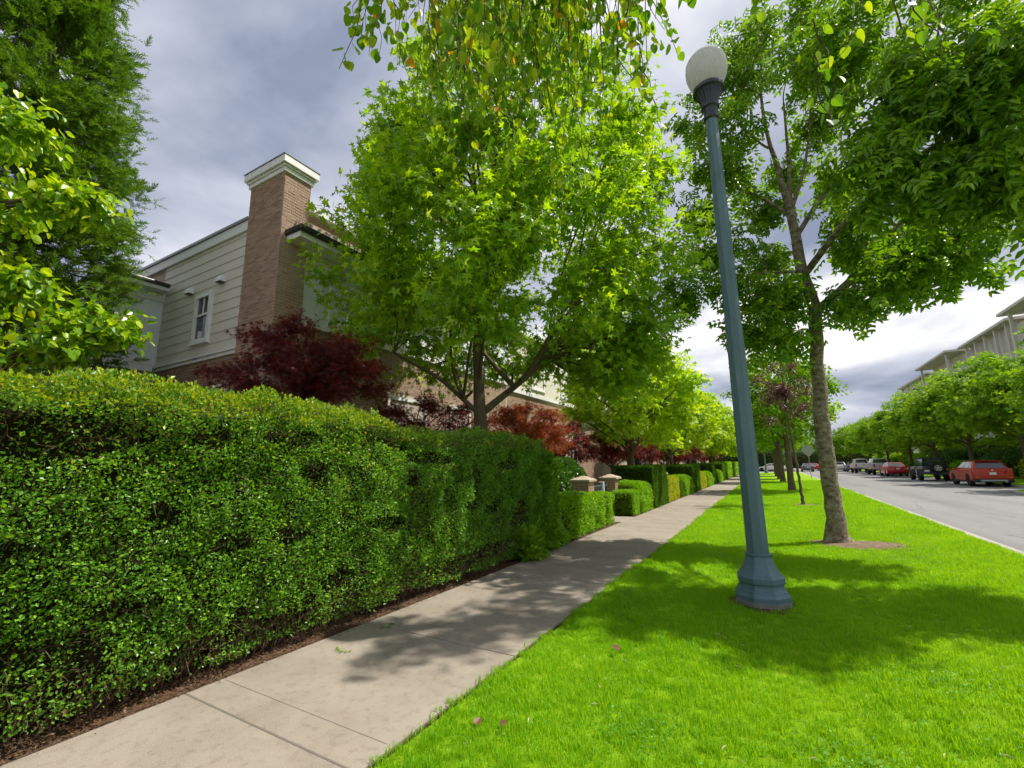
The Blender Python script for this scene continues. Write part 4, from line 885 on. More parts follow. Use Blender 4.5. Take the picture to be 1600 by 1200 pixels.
    P = np.concatenate(LP); m = len(P)
    lm = leafmesh('crown', P, np.concatenate(LA), np.concatenate(LN), rng.uniform(leaf * .7, leaf * 1.2, m), tpl, wid)
    v, f = join(wood)
    return mk('trunk', v, [f], True), lm
def tree(name, label, cat, loc, geo, bark, leafm, group=None, rz=0.0):
    t = thing(name, label, cat, loc, rz, group); wm, lm = geo
    obj('trunk', wm, t, bark); obj('crown', lm, t, leafm, 'stuff'); return t

# big sweetgum behind the tall hedge
rng = np.random.default_rng(101)
b0 = np.array([-5.45, 8.15, 0.0])
cl = clumps_in(rng, (0.5, 0.2, 7.1), (4.35, 4.2, 5.3), 92, 0.25, 0.55, 0.15, -0.84, 2.8)
cl += [(np.array(p), np.array([1.0, 1.0, .5])) for p in ((2.0, 2.3, 3.7), (2.8, 1.5, 3.5), (3.1, 2.6, 4.1), (1.5, 2.9, 4.0), (3.4, 1.0, 4.4), (1.0, 1.6, 4.2), (2.6, 3.4, 4.4))]
g = tree_geo(rng, [(0, 0, -0.1, .19), (0.0, 0, 1.2, .165), (-.03, 0.0, 2.6, .15), (-0.1, 0.03, 3.4, .12), (-.15, .05, 5.0, .085), (-.05, 0.1, 7.0, .06), (0, .1, 9.5, .03), (0, .1, 11.6, .012)], cl, 23, 24, 0.124, STAR5,
             0.24, 0.30, 1.0, (0.30, 1.0), 0.055, 14, 0.3, flare=0.05,
             limbs=[([(0, 0, 2.75), (0.55, 0.5, 3.35), (1.05, 1.0, 3.95), (1.6, 1.6, 4.9)], .085, .03), ([(0.55, .5, 3.35), (0.1, .35, 3.9), (-.35, .2, 4.5)], .07, .03), ([(-.02, 0, 2.7), (-.7, -.5, 3.5), (-1.6, -1.1, 4.1)], .06, .02)])
gum1 = tree('sweetgum_tree', 'large sweetgum tree with star-shaped leaves rising behind the tall hedge', 'tree', tuple(b0), g, M['bark'], M['lf_gum'])
# the sweetgum row farther on
rng = np.random.default_rng(102)
cl = clumps_in(rng, (0.1, 0.0, 4.9), (3.4, 3.4, 3.3), 38, 0.33, 0.62, 0.2, -0.8)
g = tree_geo(rng, [(0, 0, -0.1, .17), (0.0, 0, 1.0, .15), (.12, 0.0, 1.9, .13), (.45, 0.1, 2.8, .11), (.5, .1, 4.5, .07), (.3, 0.1, 6.6, .02)], cl, 20, 18, 0.18, STAR5, 0.26, 0.3, 1.0, (0.3, 1.0), 0.05, 10, 0.3, flare=0.04)
gum2 = tree('sweetgum_tree', 'sunlit lime green sweetgum beyond the gate, trunk bending to the right', 'tree', (-5.6, 20.0, 0), g, M['bark'], M['lf_gumlime'], 'sweetgum row along the walk')
for i, (x, y, rz, sc, lb) in enumerate([(-5.7, 30.6, 1.9, 1.0, 'third sweetgum in the row along the walk'), (-5.8, 41.5, 3.7, 1.03, 'fourth sweetgum in the row along the walk'), (-5.9, 52.5, 5.0, 1.05, 'fifth sweetgum down the row along the walk'), (-6.1, 64.0, .8, 1.08, 'last sweetgum visible in the row along the walk'), (-6.3, 77.0, 2.6, 1.1, 'distant sweetgum closing the row at the end of the walk')]):
    copy_tree(gum2, (x, y, 0), rz, sc, lb, 'sweetgum row along the walk')

# red maples
rng = np.random.default_rng(103)
def maple_geo(rng, c, r, n, tips, lpt, leaf=0.085, base=(0, 0)):
    cl = clumps_in(rng, c, r, n, 0.34, 0.42, 0.2, -0.6)
    return tree_geo(rng, [(base[0], base[1], -0.05, .07), (base[0] + .03, base[1], 0.8, .055), (c[0] * .5, c[1] * .5, 1.6, .045), (c[0], c[1], c[2], .02)], cl, tips, lpt, leaf, STAR7, 0.14, 0.40, 0.95, (0.3, 1.0), 0.03, 8, 0.35, 0.004, 0.05)
g = maple_geo(rng, (0, 0, 3.25), (1.55, 1.55, 1.0), 26, 18, 22)
tree('japanese_maple', 'dark red japanese maple in front of the brick chimney', 'tree', (-7.0, 4.95, 0), g, M['bark_dark'], M['lf_red'], 'red maples in the gardens')
g = maple_geo(rng, (0, 0, 2.55), (1.5, 1.6, 1.05), 24, 16, 20)
mp2 = tree('japanese_maple', 'orange-red japanese maple just right of the big sweetgum trunk', 'tree', (-6.3, 11.6, 0), g, M['bark_dark'], M['lf_orange'], 'red maples in the gardens')
g = maple_geo(rng, (0, 0, 2.35), (1.7, 1.7, 1.15), 26, 16, 20)
mp3 = tree('japanese_maple', 'shaded dark red maple behind the hedge, left of the sweetgum trunk', 'tree', (-7.6, 8.6, 0), g, M['bark_dark'], M['lf_red'], 'red maples in the gardens')
for i, (x, y, rz, sc, lb) in enumerate([(-7.3, 16.2, 1.0, 1.0, 'dark red maple beyond the laurel, left of the bent sweetgum trunk'), (-6.9, 21.8, 2.2, .98, 'red maple just right of the bent sweetgum trunk, behind the nearest cedar block'), (-7.0, 26.5, 0.4, 1.0, 'red maple behind the second cedar hedge'), (-6.8, 33.5, 3.3, 1.05, 'red maple between the third and fourth sweetgums'), (-6.9, 38.5, 5.1, 1.0, 'red maple left of the fourth sweetgum trunk'), (-7.0, 45.5, 4.4, 1.1, 'far red maple beyond the fourth sweetgum'), (-7.0, 57.0, 5.5, 1.1, 'farthest red maple down the walk')]):
    copy_tree(mp3, (x, y, 0), rz, sc, lb, 'red maples in the gardens')

# ash on the lawn
rng = np.random.default_rng(104)
az = float(lawn_z(0.92, 11.24))
ASH_CL = [(0.12,1.12,8.78,0.5),(0.79,0.84,9.49,0.5),(-0.6,0.76,6.55,0.45),(1.02,1.01,8.04,0.5),(1.04,0.4,6.28,0.45),(-1.25,0.06,4.52,0.45),(-1.62,-0.86,8.54,0.72),(-1.97,-0.45,7.56,0.72),(-2.18,-0.02,6.63,0.72),(-1.62,-0.73,5.57,0.72),(-2.43,-0.37,5.56,0.72),(-1.17,0.18,6.87,0.72),(-0.88,-0.58,9.44,0.72),(-1.2,-0.14,11.02,0.72),(-0.26,0.29,11.28,0.72),(-1.56,-0.46,9.83,0.72),(-0.88,-0.0,8.29,0.72),(0.52,-0.44,10.58,0.8),(1.06,-0.07,9.78,0.8),(0.07,0.51,12.45,0.8),(1.45,-0.47,10.54,0.8),(0.87,0.1,12.32,0.8),(-0.64,0.68,12.82,0.8),(1.45,-1.11,4.98,0.62),(1.96,-0.79,5.3,0.62),(2.37,-0.44,5.09,0.62),(1.21,-0.93,4.67,0.62),(0.81,-0.4,4.8,0.62),(1.96,-0.19,6.03,0.62),(2.3,-1.07,5.45,0.62),(1.22,-0.34,5.55,0.62),(0.77,-3.42,5.96,0.6),(1.22,-3.07,6.67,0.6),(1.73,-2.76,7.13,0.6),(1.82,-3.58,6.72,0.6),(2.17,-3.24,6.23,0.6),(2.61,-2.94,6.87,0.6),(1.41,-3.31,5.73,0.6),(1.87,-2.99,5.76,0.6),(2.27,-2.66,5.56,0.6),(2.25,-3.47,5.49,0.6),(2.33,-3.02,5.03,0.6),(1.09,-3.41,7.24,0.6),(1.65,-3.11,7.67,0.6),(2.3,-2.87,7.76,0.6),(2.42,-3.73,6.96,0.6),(1.17,-2.84,5.63,0.6),(1.74,-2.53,5.5,0.6),(-0.66,-0.64,4.53,0.6),(-0.41,-0.21,4.11,0.6),(-0.84,0.25,5.36,0.6),(-0.47,-0.52,5.25,0.6),(1.0,-0.0,6.85,0.5),(-0.55,0.6,7.66,0.5),(0.98,-3.79,9.97,0.8),(1.38,-2.79,9.97,0.8),(2.38,-2.39,9.97,0.8),(0.78,-1.59,9.97,0.8),(1.78,-0.99,9.97,0.8),(0.98,0.01,9.97,0.8),(2.98,-1.39,9.97,0.8),(3.68,-2.64,6.47,0.8),(4.28,-1.84,6.77,0.8),(3.48,-1.64,6.17,0.8),(2.98,-2.64,6.87,0.8)]  # closing clumps sit out of view, added to cast shade on walk and lawn
cl = [(np.array(p[:3]), p[3] * np.array([1.05, 1.05, .68])) for p in ASH_CL]
g = tree_geo(rng, [(0, 0, -0.05, .18), (.02, 0, .8, .155), (.0, 0, 2.2, .14), (.10, 0, 3.8, .128), (.17, 0, 4.8, .12), (.03, 0, 5.9, .115), (.0, 0, 7.2, .085), (-.25, 0, 9.0, .045), (-.3, .05, 10.3, .03), (-.1, .1, 12.0, .015)], cl, 15, 9, 0.31, ASHLEAF,
             0.20, 0.55, 1.0, (0.5, 1.0), 0.04, 18, 0.25, 0.005, 0.10, flare=0.14,
             limbs=[([(.08, -.05, 5.6), (.8, -1.2, 6.2), (1.5, -2.0, 6.5), (2.2, -2.6, 6.6)], .075, .02), ([(.17, 0, 4.75), (.55, -.1, 5.0), (.95, -.15, 5.35), (1.5, -.2, 5.95), (2.1, -.35, 6.6), (2.9, -.5, 7.3)], .09, .03), ([(.0, 0, 6.5), (.6, -.2, 7.3), (1.4, -.4, 8.0), (2.2, -.7, 8.7)], .06, .025),
                    ([(0, 0, 7.2), (.35, .1, 8.1), (.6, .2, 9.2)], .05, .02), ([(.02, 0, 7.0), (-.5, .05, 7.7), (-1.2, .1, 8.3), (-1.9, .1, 8.8)], .045, .015), ([(.05, 0, 5.7), (-.7, 0, 5.85), (-1.6, 0, 5.9)], .04, .012), ([(.0, 0, 7.3), (.1, .1, 8.6), (.15, .1, 10)], .05, .02)])
ash = tree('ash_tree', 'ash tree with mottled grey trunk and bare earth ring on the lawn behind the lamp', 'tree', (0.92, 11.24, az), g, M['bark_ash'], M['lf_ash'])
# thin purple-leaved sapling and the rest of the lawn row
rng = np.random.default_rng(106)
cl = clumps_in(rng, (-.2, 0, 4.3), (1.25, 1.25, 1.9), 20, 0.34, 0.5, 0.3, -0.8)
g = tree_geo(rng, [(0, 0, -.05, .055), (-.06, 0, 1.5, .045), (-.15, 0, 3.2, .04), (-.2, 0, 5.6, .012)], cl, 16, 10, 0.075, OVAL, 0.12, 0.2, 1.1, (0.4, 1), 0.018, 8, 0.25, 0.006, 0.02, flare=0.03)
tree('plum_sapling', 'slender purple-leaved sapling on the lawn beyond the ash', 'tree', (0.8, 20.46, float(lawn_z(.8, 20.46))), g, M['bark'], M['lf_plum'])
rng = np.random.default_rng(107)
cl = clumps_in(rng, (0, 0, 5.3), (3.1, 3.1, 3.2), 36, 0.33, 0.62, 0.2, -0.8)
far_a = tree_geo(rng, [(0, 0, -.05, .19), (0.02, 0, 2.2, .15), (-.03, 0, 4.5, .09), (0, 0, 7.6, .02)], cl, 20, 18, 0.18, OVAL, 0.26, 0.35, 1.25, (0.32, 1), 0.05, 10, 0.3, flare=0.1)
fa = tree('street_tree', 'green street tree on the lawn just beyond the purple sapling', 'tree', (0.72, 30.0, float(lawn_z(.72, 30))), far_a, M['bark'], M['lf_far'], 'lawn row of street trees')
for x, y, rz, sc, lb in [(.49, 43, 2.0, 1.0, 'second green street tree down the lawn, its trunk slightly leaning'), (.35, 53, 4.1, 1.0, 'third green street tree down the lawn row'), (.2, 64, 1.0, 1.05, 'fourth green street tree down the lawn row'), (.1, 76, 3.0, 1.05, 'farthest street tree at the end of the lawn strip')]:
    copy_tree(fa, (x, y, 0.03), rz, sc, lb, 'lawn row of street trees')
# across the road
rng = np.random.default_rng(108)
cl = clumps_in(rng, (0, 0, 5.6), (4.4, 4.4, 3.6), 46, 0.33, 0.62, 0.2, -0.8)
far_b = tree_geo(rng, [(0, 0, -.05, .17), (.05, 0, 2.4, .14), (-.05, 0, 5, .09), (0, 0, 8.4, .02)], cl, 20, 18, 0.21, STAR5, 0.30, 0.35, 1.0, (0.3, 1), 0.05, 10, 0.3, flare=0.05)
fb = tree('street_tree', 'full green maple across the road above the orange-red car', 'tree', (14.3, 42.5, 0.08), far_b, M['bark'], M['lf_far'], 'trees across the road')
for x, y, rz, sc, lb in [(14.2, 51.5, 1.2, 1.0, 'green maple across the road above the black off-roader'), (14.2, 61.0, 2.5, .98, 'green maple across the road above the red coupe'), (14.3, 71.0, 3.9, .97, 'green maple across the road above the silver pickup'), (14.0, 82.0, 5.2, .95, 'green maple across the road above the white pickup'), (14.0, 95.0, .5, .92, 'distant maple across the road past the white pickup'), (13.5, 112, 1.7, .95, 'far maple across the road near the vanishing point'), (14.8, 33.5, 3.2, .95, 'maple across the road at the right edge of the picture')]:
    copy_tree(fb, (x, y, 0.08), rz, sc, lb, 'trees across the road')
for i, (x, y, rz, sc, lb) in enumerate([(4, 175, .3, 1.5, 'far rounded tree closing the street on the left of the view'), (13, 165, 1.3, 1.3, 'far tree closing the street in the middle of the view'), (-6, 150, 2.2, 1.4, 'far tree behind the last street lamp'), (20, 150, 3.3, 1.5, 'far tree behind the parked white car'), (-16, 140, 4.2, 1.5, 'far tree beyond the end of the sidewalk'), (9, 210, 5.2, 1.6, 'farthest tree at the end of the road')]):
    copy_tree(fa, (x, y, 0.0), rz, sc, lb, 'far trees closing the street')
# shrubs under the trees across the road
rgs = random.Random(3)
for i, (x, y, w, l, h, m, lb) in enumerate([(17.0, 37, 2.2, 7, 2.0, 'lf_dark', 'dark shrub mass under the maple at the right edge'), (16.6, 45.0, 2.2, 6, 1.7, 'lf_yellow', 'yellow-green shrub behind the orange-red car'), (17.4, 53, 2.4, 8, 2.3, 'lf_dark', 'dark shrub mass behind the black off-roader'), (16.2, 60.5, 1.8, 4, 1.4, 'lf_box', 'light green shrub beside the red coupe'),
                                                (17.3, 69, 2.4, 9, 2.6, 'lf_dark', 'dark shrub mass behind the silver pickup'), (16.5, 80, 2.2, 9, 2.2, 'lf_far', 'green shrub behind the white pickup'), (16.3, 95, 2.6, 14, 2.8, 'lf_far', 'long green shrub bed far across the road'), (14.0, 150, 64, 5, 5.0, 'lf_dark', 'dark hedge across the far end of the street'), (17.6, 41, 1.3, 3, 2.6, 'lf_red', 'small red shrub under the maple at the right edge'), (-9, 104, 22, 5, 4.5, 'lf_dark', 'dark thicket beyond the cross street at the end of the walk'), (19.5, 62, 2.5, 50, 3.6, 'lf_far', 'long screen of green shrubs in front of the apartment block'), (18.8, 38, 2.5, 12, 3.4, 'lf_dark', 'dark evergreen screen at the right edge of the picture')]):
    clipped('garden_shrub', lb, x - w / 2, x + w / 2, y - l / 2, y + l / 2, h, M[m], 0.16, 130 if y < 120 else 60, min(w, l) * 0.42, 300 + i, 'shrubs across the road', OVAL, 1.2, 0.4, 0.35, 'shrub')

# tree at the left edge behind the hedge, and the conifer beyond
rng = np.random.default_rng(109)
cl = clumps_in(rng, (-.1, 0.0, 4.5), (1.6, 1.6, 2.5), 32, 0.28, 0.36, 0.2, -0.9)
cl += [(np.array(p), np.array([.24, .24, .12])) for p in ((1.2, 1.45, 4.45), (1.15, 1.25, 4.4), (1.3, 1.85, 3.15), (1.2, 1.6, 3.15), (1.1, 1.2, 3.45), (1.0, .95, 5.1), (1.2, 1.45, 2.85), (.9, .8, 3.7), (.8, .7, 4.2))]
g = tree_geo(rng, [(0, 0, -.05, .12), (0, 0, 1.5, .10), (.05, .1, 3.5, .07), (.1, .2, 6.2, .02)], cl, 16, 17, 0.088, HEART, 0.12, 0.45, 0.9, (0.25, 1), 0.035, 10, 0.2, 0.005, 0.08)
tree('katsura_tree', 'broad-leaved green tree at the left edge leaning over the tall hedge', 'tree', (-7.25, 0.08, 0), g, M['bark'], M['lf_katL'])
def conifer():
    rng = np.random.default_rng(110); H = 17.0
    t = thing('conifer', 'tall feathery conifer behind the left tree, beside the house bay', 'tree', (-13.6, 2.45, 0))
    TP = np.array([[0, 0, z] for z in np.linspace(-.05, H, 16)]); TR = np.linspace(.3, .02, 16)
    wood = [tubes(TP[None], TR[None], 10)]; LP = []; LA = []; LN = []
    nb = 480; z = rng.uniform(1.5, H - .4, nb); a = rng.uniform(0, 6.283, nb); R = 2.0 * np.clip((H - z) / 9.0, 0.05, 1) ** 0.75 * rng.uniform(.8, 1.0, nb)
    P0 = np.c_[0 * z, 0 * z, z]; E = np.c_[R * np.cos(a), R * np.sin(a), z - 0.12 * R + rng.normal(0, .1, nb)]
    B = np.stack([P0, P0 * .5 + E * .5 + np.array([0, 0, -.12]), E], 1); wood.append(tubes(B, np.repeat([[.03, .02, .006]], nb, 0), 4))
    k = 44; t_ = rng.uniform(.3, 1.05, (nb, k)); base = P0[:, None] * (1 - t_[..., None]) + E[:, None] * t_[..., None]
    pos = base + np.clip(rng.normal(0, .17, (nb, k, 3)), -.3, .3) + np.array([0, 0, -.06]); rad = nrm(np.c_[np.cos(a), np.sin(a), 0 * a])[:, None]
    ax = rad * .8 + rng.normal(0, .5, (nb, k, 3)) + np.array([0, 0, .25]); no = np.array([0, 0, 1.]) + rng.normal(0, .5, (nb, k, 3))
    P = pos.reshape(-1, 3)
    obj('crown', leafmesh('crown', P, ax.reshape(-1, 3), no.reshape(-1, 3), rng.uniform(.22, .36, len(P)), SPRAY, 1.0), t, M['lf_fir'], 'stuff')
    v, f = join(wood); obj('trunk', mk('trunk', v, [f], True), t, M['bark'])
def spray():
    V = []; F = []; n = 13
    for i in range(n):
        y = .04 + .86 * i / (n - 1); sd = -1 if i % 2 else 1; a = sd * R_(42) if i < n - 1 else 0.0; ln = .40 - .016 * i; w = .046; k = len(V)
        for u, v in ((-w, 0), (w, 0), (w * .3, ln), (-w * .3, ln)):
            V.append((u * math.cos(a) + v * math.sin(a), y - u * math.sin(a) + v * math.cos(a), -.15 * y + .25 * v * (1 if i % 3 else -1)))
        F.append((k, k + 1, k + 2, k + 3))
    return np.array(V), F
SPRAY = spray()
conifer()

# overhanging katsura: trunk behind the camera, pendulous leafy twigs in the top of the view
def overhead():
    rng = np.random.default_rng(111); o0 = np.array([-1.3, -2.6, 0.0])
    t = thing('katsura_tree', 'pendulous heart-leaved branches hanging across the top of the view', 'tree', tuple(o0))
    def lim(p): return np.array(p, float)
    wood = []
    TP = resample3([(-1.3, -2.6, -.05), (-1.3, -2.6, 1.6), (-1.25, -2.4, 3.4), (-1.2, -2.0, 5.4), (-1.2, -1.6, 7.2)], 14); wood.append(tubes(TP[None], np.linspace(.17, .06, 14)[None], 12))
    limbs = [[(-1.25, -2.3, 3.6), (-1.7, -.6, 5.0), (-2.0, 1.0, 5.7), (-2.1, 2.6, 5.75)], [(-1.2, -2.1, 4.4), (-1.2, -.2, 5.6), (-1.2, 1.6, 6.0), (-1.2, 3.1, 5.9)], [(-1.2, -2.0, 4.8), (-.7, 0, 5.8), (-.4, 1.6, 6.0), (-.25, 3.2, 5.8)],
             [(-1.2, -2.0, 5.0), (-.2, -.2, 5.6), (.6, 1.4, 5.6), (1.1, 2.9, 5.1)], [(-1.25, -2.2, 4.2), (-2.3, -1.4, 5.2), (-3.3, -.6, 5.8)]]
    LL = []
    for L_ in limbs:
        q = resample3(L_, 12); LL.append(q); q = np.array([0, 0, 1.6]) + (q - np.array([0, 0, 1.6])) * np.linspace(1, .78, 12)[:, None]; wood.append(tubes(q[None], np.linspace(.055, .012, 12)[None], 8))
    tw = []; lv = []
    def twig(x, y, zt, zb, nl, sz=(.058, .085)):
        n = 7; s_ = np.linspace(0, 1, n)[:, None]; top = np.array([x, y, zt]); bot = np.array([x + rng.normal(0, .14), y + rng.normal(0.05, .14), zb])
        P = top * (1 - s_) + bot * s_ + np.c_[rng.normal(0, .02, (n, 2)), np.zeros(n)]; tw.append(P)
        k = nl; u = np.sort(rng.uniform(.1, 1.0, k)) * (n - 1); i = np.clip(u.astype(int), 0, n - 2); f = (u - i)[:, None]
        b = P[i] * (1 - f) + P[i + 1] * f
        lat = nrm(np.c_[rng.normal(0, 1, (k, 2)), np.zeros(k)]); pos = b + lat * .03
        ax = lat * .55 + np.array([0, 0, -1.]) * rng.uniform(.6, 1.2, (k, 1)) + rng.normal(0, .15, (k, 3)); no = lat * 1.0 + rng.normal(0, .45, (k, 3)) + np.array([0, 0, .35])
        lv.append((pos, ax, no, rng.uniform(*sz, k)))
    for i in range(250):
        if i < 180:
            fx = rng.random(); x = -2.35 + 2.05 * fx; y = rng.uniform(1.7, 3.3); low = 3.85 + .75 * abs(fx - .5) ** 1.2 + 1.15 * rng.random() ** .9
        else:
            x = rng.uniform(-2.6, 1.0); y = rng.uniform(1.0, 3.2); low = rng.uniform(4.7, 5.2)
        zt = min(5.9, low + rng.uniform(.7, 1.3)); twig(x, y, zt, low, rng.integers(10, 18))
        d = min(((np.linalg.norm(q - np.array([x, y, zt]), axis=1).min(), j) for j, q in enumerate(LL))); q = LL[d[1]]; a = q[np.argmin(np.linalg.norm(q - np.array([x, y, zt + .2]), axis=1))]
        s_ = np.linspace(0, 1, 7)[:, None]; tw.append(a * (1 - s_) + np.array([x, y, zt]) * s_ + np.array([0, 0, .12]) * np.sin(s_ * math.pi))
    for x, y, zb in ((.86, 2.9, 3.68), (.80, 2.95, 3.9), (.5, 2.95, 3.75), (.46, 3.0, 3.5), (1.1, 2.75, 3.95)):
        twig(x, y, zb + .55, zb, 7, (.06, .085))
        q = LL[3]; a = q[np.argmin(np.linalg.norm(q - np.array([x, y, zb + .9]), axis=1))]; s_ = np.linspace(0, 1, 7)[:, None]; tw.append(a * (1 - s_) + np.array([x, y, zb + .55]) * s_ + np.array([0, 0, .1]) * np.sin(s_ * math.pi))
    for L_ in limbs:                                   # leafy side twigs all along the limbs
        q = resample3(L_, 12); q = np.array([0, 0, 1.6]) + (q - np.array([0, 0, 1.6])) * np.linspace(1, .78, 12)[:, None]
        for _ in range(34):
            u = rng.uniform(2.5, 10.99); i_ = int(u); p = q[i_] + (q[i_ + 1] - q[i_]) * (u - i_); p = np.array([0, 0, 1.6]) + (p - np.array([0, 0, 1.6])) / .78
            twig(p[0] + rng.normal(0, .05), p[1] + rng.normal(0, .05), p[2], max(4.75, p[2] - rng.uniform(.2, .6)) if p[2] > 5 else p[2] - .25, rng.integers(10, 16)); tw[-1][0] = p
    cc = np.array([0, 0, 1.6]); tw = [cc + (q - cc) * .78 for q in tw]; lv = [(cc + (a - cc) * .78, b, c, d * .80) for a, b, c, d in lv]
    T = np.stack(tw); wood.append(tubes(T, np.repeat(np.linspace(.004, .0015, 7)[None], len(T), 0), 4))
    v, f = join(wood); obj('trunk', mk('trunk', v - o0, [f], True), t, M['bark'])
    P, A_, N_, S_ = [np.concatenate(z) for z in zip(*lv)]
    obj('crown', leafmesh('crown', P - o0, A_, N_, S_, HEART, 1.0), t, M['lf_kat'], 'stuff')
def resample3(pts, n):
    P = np.array(pts, float); d = np.r_[0, np.cumsum(np.linalg.norm(np.diff(P, axis=0), axis=1))]; t = np.linspace(0, d[-1], n)
    Q = np.stack([np.interp(t, d, P[:, k]) for k in range(3)], 1); Q[1:-1] = .5 * Q[1:-1] + .25 * (Q[:-2] + Q[2:]); return Q
overhead()

# ------------------------------------------------------------------ vehicles (rear at y=0, nose towards +y)
P_ORANGE = paint('burnt_orange_paint', (0.44, 0.030, 0.012), 0.45, 0.0, 0.0); P_BLACK = paint('black_car_paint', (0.012, 0.015, 0.022), 0.25); P_RED = paint('red_car_paint', (0.50, 0.012, 0.016), 0.25)
P_SILVER = paint('silver_car_paint', (0.55, 0.57, 0.60), 0.3, 0.3); P_WHITE = paint('white_car_paint', (0.74, 0.74, 0.72), 0.3); P_GREY = paint('grey_car_paint', (0.10, 0.11, 0.12), 0.3, 0.3); P_NAVYTOP = surf('soft_top_fabric', [(0.012, 0.014, 0.018), (0.025, 0.028, 0.034)], 20, .9)
M['fender'] = surf('grey_blue_fender', [(0.035, 0.045, 0.06), (0.055, 0.065, 0.085)], 8, .5)
M['clearlamp'] = paint('clear_lamp', (0.62, 0.62, 0.62), .1); M['tail_orange'] = paint('amber_lamp', (.6, .10, .03), .15)
def ring_body(prof, W, tuck=0.07, sz=0.95, sy=0.985):
    P = np.array(prof, float); c = np.array([(P[:, 0].min() + P[:, 0].max()) / 2, P[:, 1].mean()]); S = c + (P - c) * np.array([sy, sz]); n = len(P); mb = MB()
    V = []
    for x, Q in ((-W / 2, S), (-W / 2 + tuck, P), (W / 2 - tuck, P), (W / 2, S)): V += [(x, a, b) for a, b in Q]
    F = [(k * n + i, k * n + (i + 1) % n, (k + 1) * n + (i + 1) % n, (k + 1) * n + i) for k in range(3) for i in range(n)]
    return mb.add(V, [F, [tuple(range(n))], [tuple(range(3 * n, 4 * n))]])
def with_arches(top, ws, r, zs, L):
    """top: points from rear-bottom over the roofline side to front-bottom; then the sill with arches back to the rear"""
    out = list(top)
    for yw in sorted(ws, reverse=True):
        for a in np.linspace(0, math.pi, 9): out.append((yw + r * 1.12 * math.cos(a), max(zs, r + r * 1.12 * math.sin(a)) if 0 < a < math.pi else zs))
    return out
def wheel(t, x, y, r, w, side, spokes=5, rim=None):
    g = bpy.data.objects.new('wheel', None)
    mb = MB().lathe([(r * .62, -w / 2), (r * .93, -w / 2), (r, -w / 2 + .03), (r, w / 2 - .03), (r * .93, w / 2), (r * .62, w / 2)], 24, (x, y, r), axis='x')
    ty = mb.obj('wheel', M['tyre'], t)
    xo = x + side * (w / 2 - 0.015)
    rm = MB().lathe([(r * .66, 0), (r * .63, side * .012), (r * .55, side * .012), (r * .53, -side * .04), (0.02, -side * .05)], 24, (xo, y, r), axis='x', cap=False)
    for k in range(spokes):
        a = k * 2 * math.pi / spokes + .3; c, s_ = math.cos(a), math.sin(a); ww = r * .10
        pts = []
        for rr, wd in ((r * .08, ww), (r * .58, ww * .8)):
            for sg in (-1, 1): pts.append((y + c * rr - s_ * wd * sg, r + s_ * rr + c * wd * sg))
        q = [pts[0], pts[1], pts[3], pts[2]]; rm.prism(q, xo - side * .03, xo + side * .008, 'x')
    rm.obj('rim', rim or M['rim'], ty)
def face_quad(A, B, C, D, u0, u1, v0, v1, n, off=.007):
    A, B, C, D = map(np.array, (A, B, C, D)); f = lambda u, v: (A * (1 - u) + B * u) * (1 - v) + (D * (1 - u) + C * u) * v + np.array(n) * off
    return [f(u0, v0), f(u1, v0), f(u1, v1), f(u0, v1)]
def plate_box(q, n, th):
    n = np.array(n) * th; return [tuple(p) for p in q], [tuple(p + n) for p in q]
def slab(t, name, q, n, mat, th=0.006):
    a, b = plate_box([np.array(p) for p in q], n, th); return MB().hexa(a, b).obj(name, mat, t)
def cabin(t, spec, mat, W, glass=True, panes=((.06, .48), (.53, .93)), name='cabin', rear=(.08, .92, .16, .88)):
    y0, y1, zb, y2, y3, zt, wb, wt = spec
    b = [(-wb, y0, zb), (wb, y0, zb), (wb, y1, zb), (-wb, y1, zb)]; tp = [(-wt, y2, zt), (wt, y2, zt), (wt, y3, zt), (-wt, y3, zt)]
    c = MB().hexa(b, tp).obj(name, mat, t, bevel=.08, seg=4, smooth=True)
    def nn(a, b_, c_): v = np.cross(np.array(b_) - a, np.array(c_) - a); return v / np.linalg.norm(v)
    # rear glass
    n = nn(np.array(b[0]), b[1], tp[1]); slab(t, 'rear_window', face_quad(b[0], b[1], tp[1], tp[0], *rear, n), n, M['car_glass'])
    n = nn(np.array(b[2]), b[3], tp[3]); slab(t, 'windscreen', face_quad(b[2], b[3], tp[3], tp[2], .06, .94, .1, .9, n), n, M['car_glass'])
    for p0, p1 in panes:
        n = nn(np.array(b[1]), b[2], tp[2]); slab(t, 'side_window', face_quad(b[1], b[2], tp[2], tp[1], p0, p1, .16, .86, n), n, M['car_glass'])
        n = nn(np.array(b[3]), b[0], tp[0]); slab(t, 'side_window', face_quad(b[3], b[0], tp[0], tp[3], 1 - p1, 1 - p0, .16, .86, n), n, M['car_glass'])
    return c
def common(t, W, ws, r, tw, plate_z, plate_y, rim=None, spokes=5, plate_x=0.0):
    for yw in ws:
        for sd in (-1, 1): wheel(t, sd * (W / 2 - tw / 2 - .015), yw, r, tw, sd, spokes, rim)
    MB().box(plate_x - .15, plate_x + .15, plate_y - .012, plate_y, plate_z, plate_z + .15).obj('number_plate', M['plate'], t)
    for sd in (-1, 1): MB().box(-.04, .04, -.03, .03, 0, .001)
GRP = 'vehicles parked across the road'
ZR = -0.03
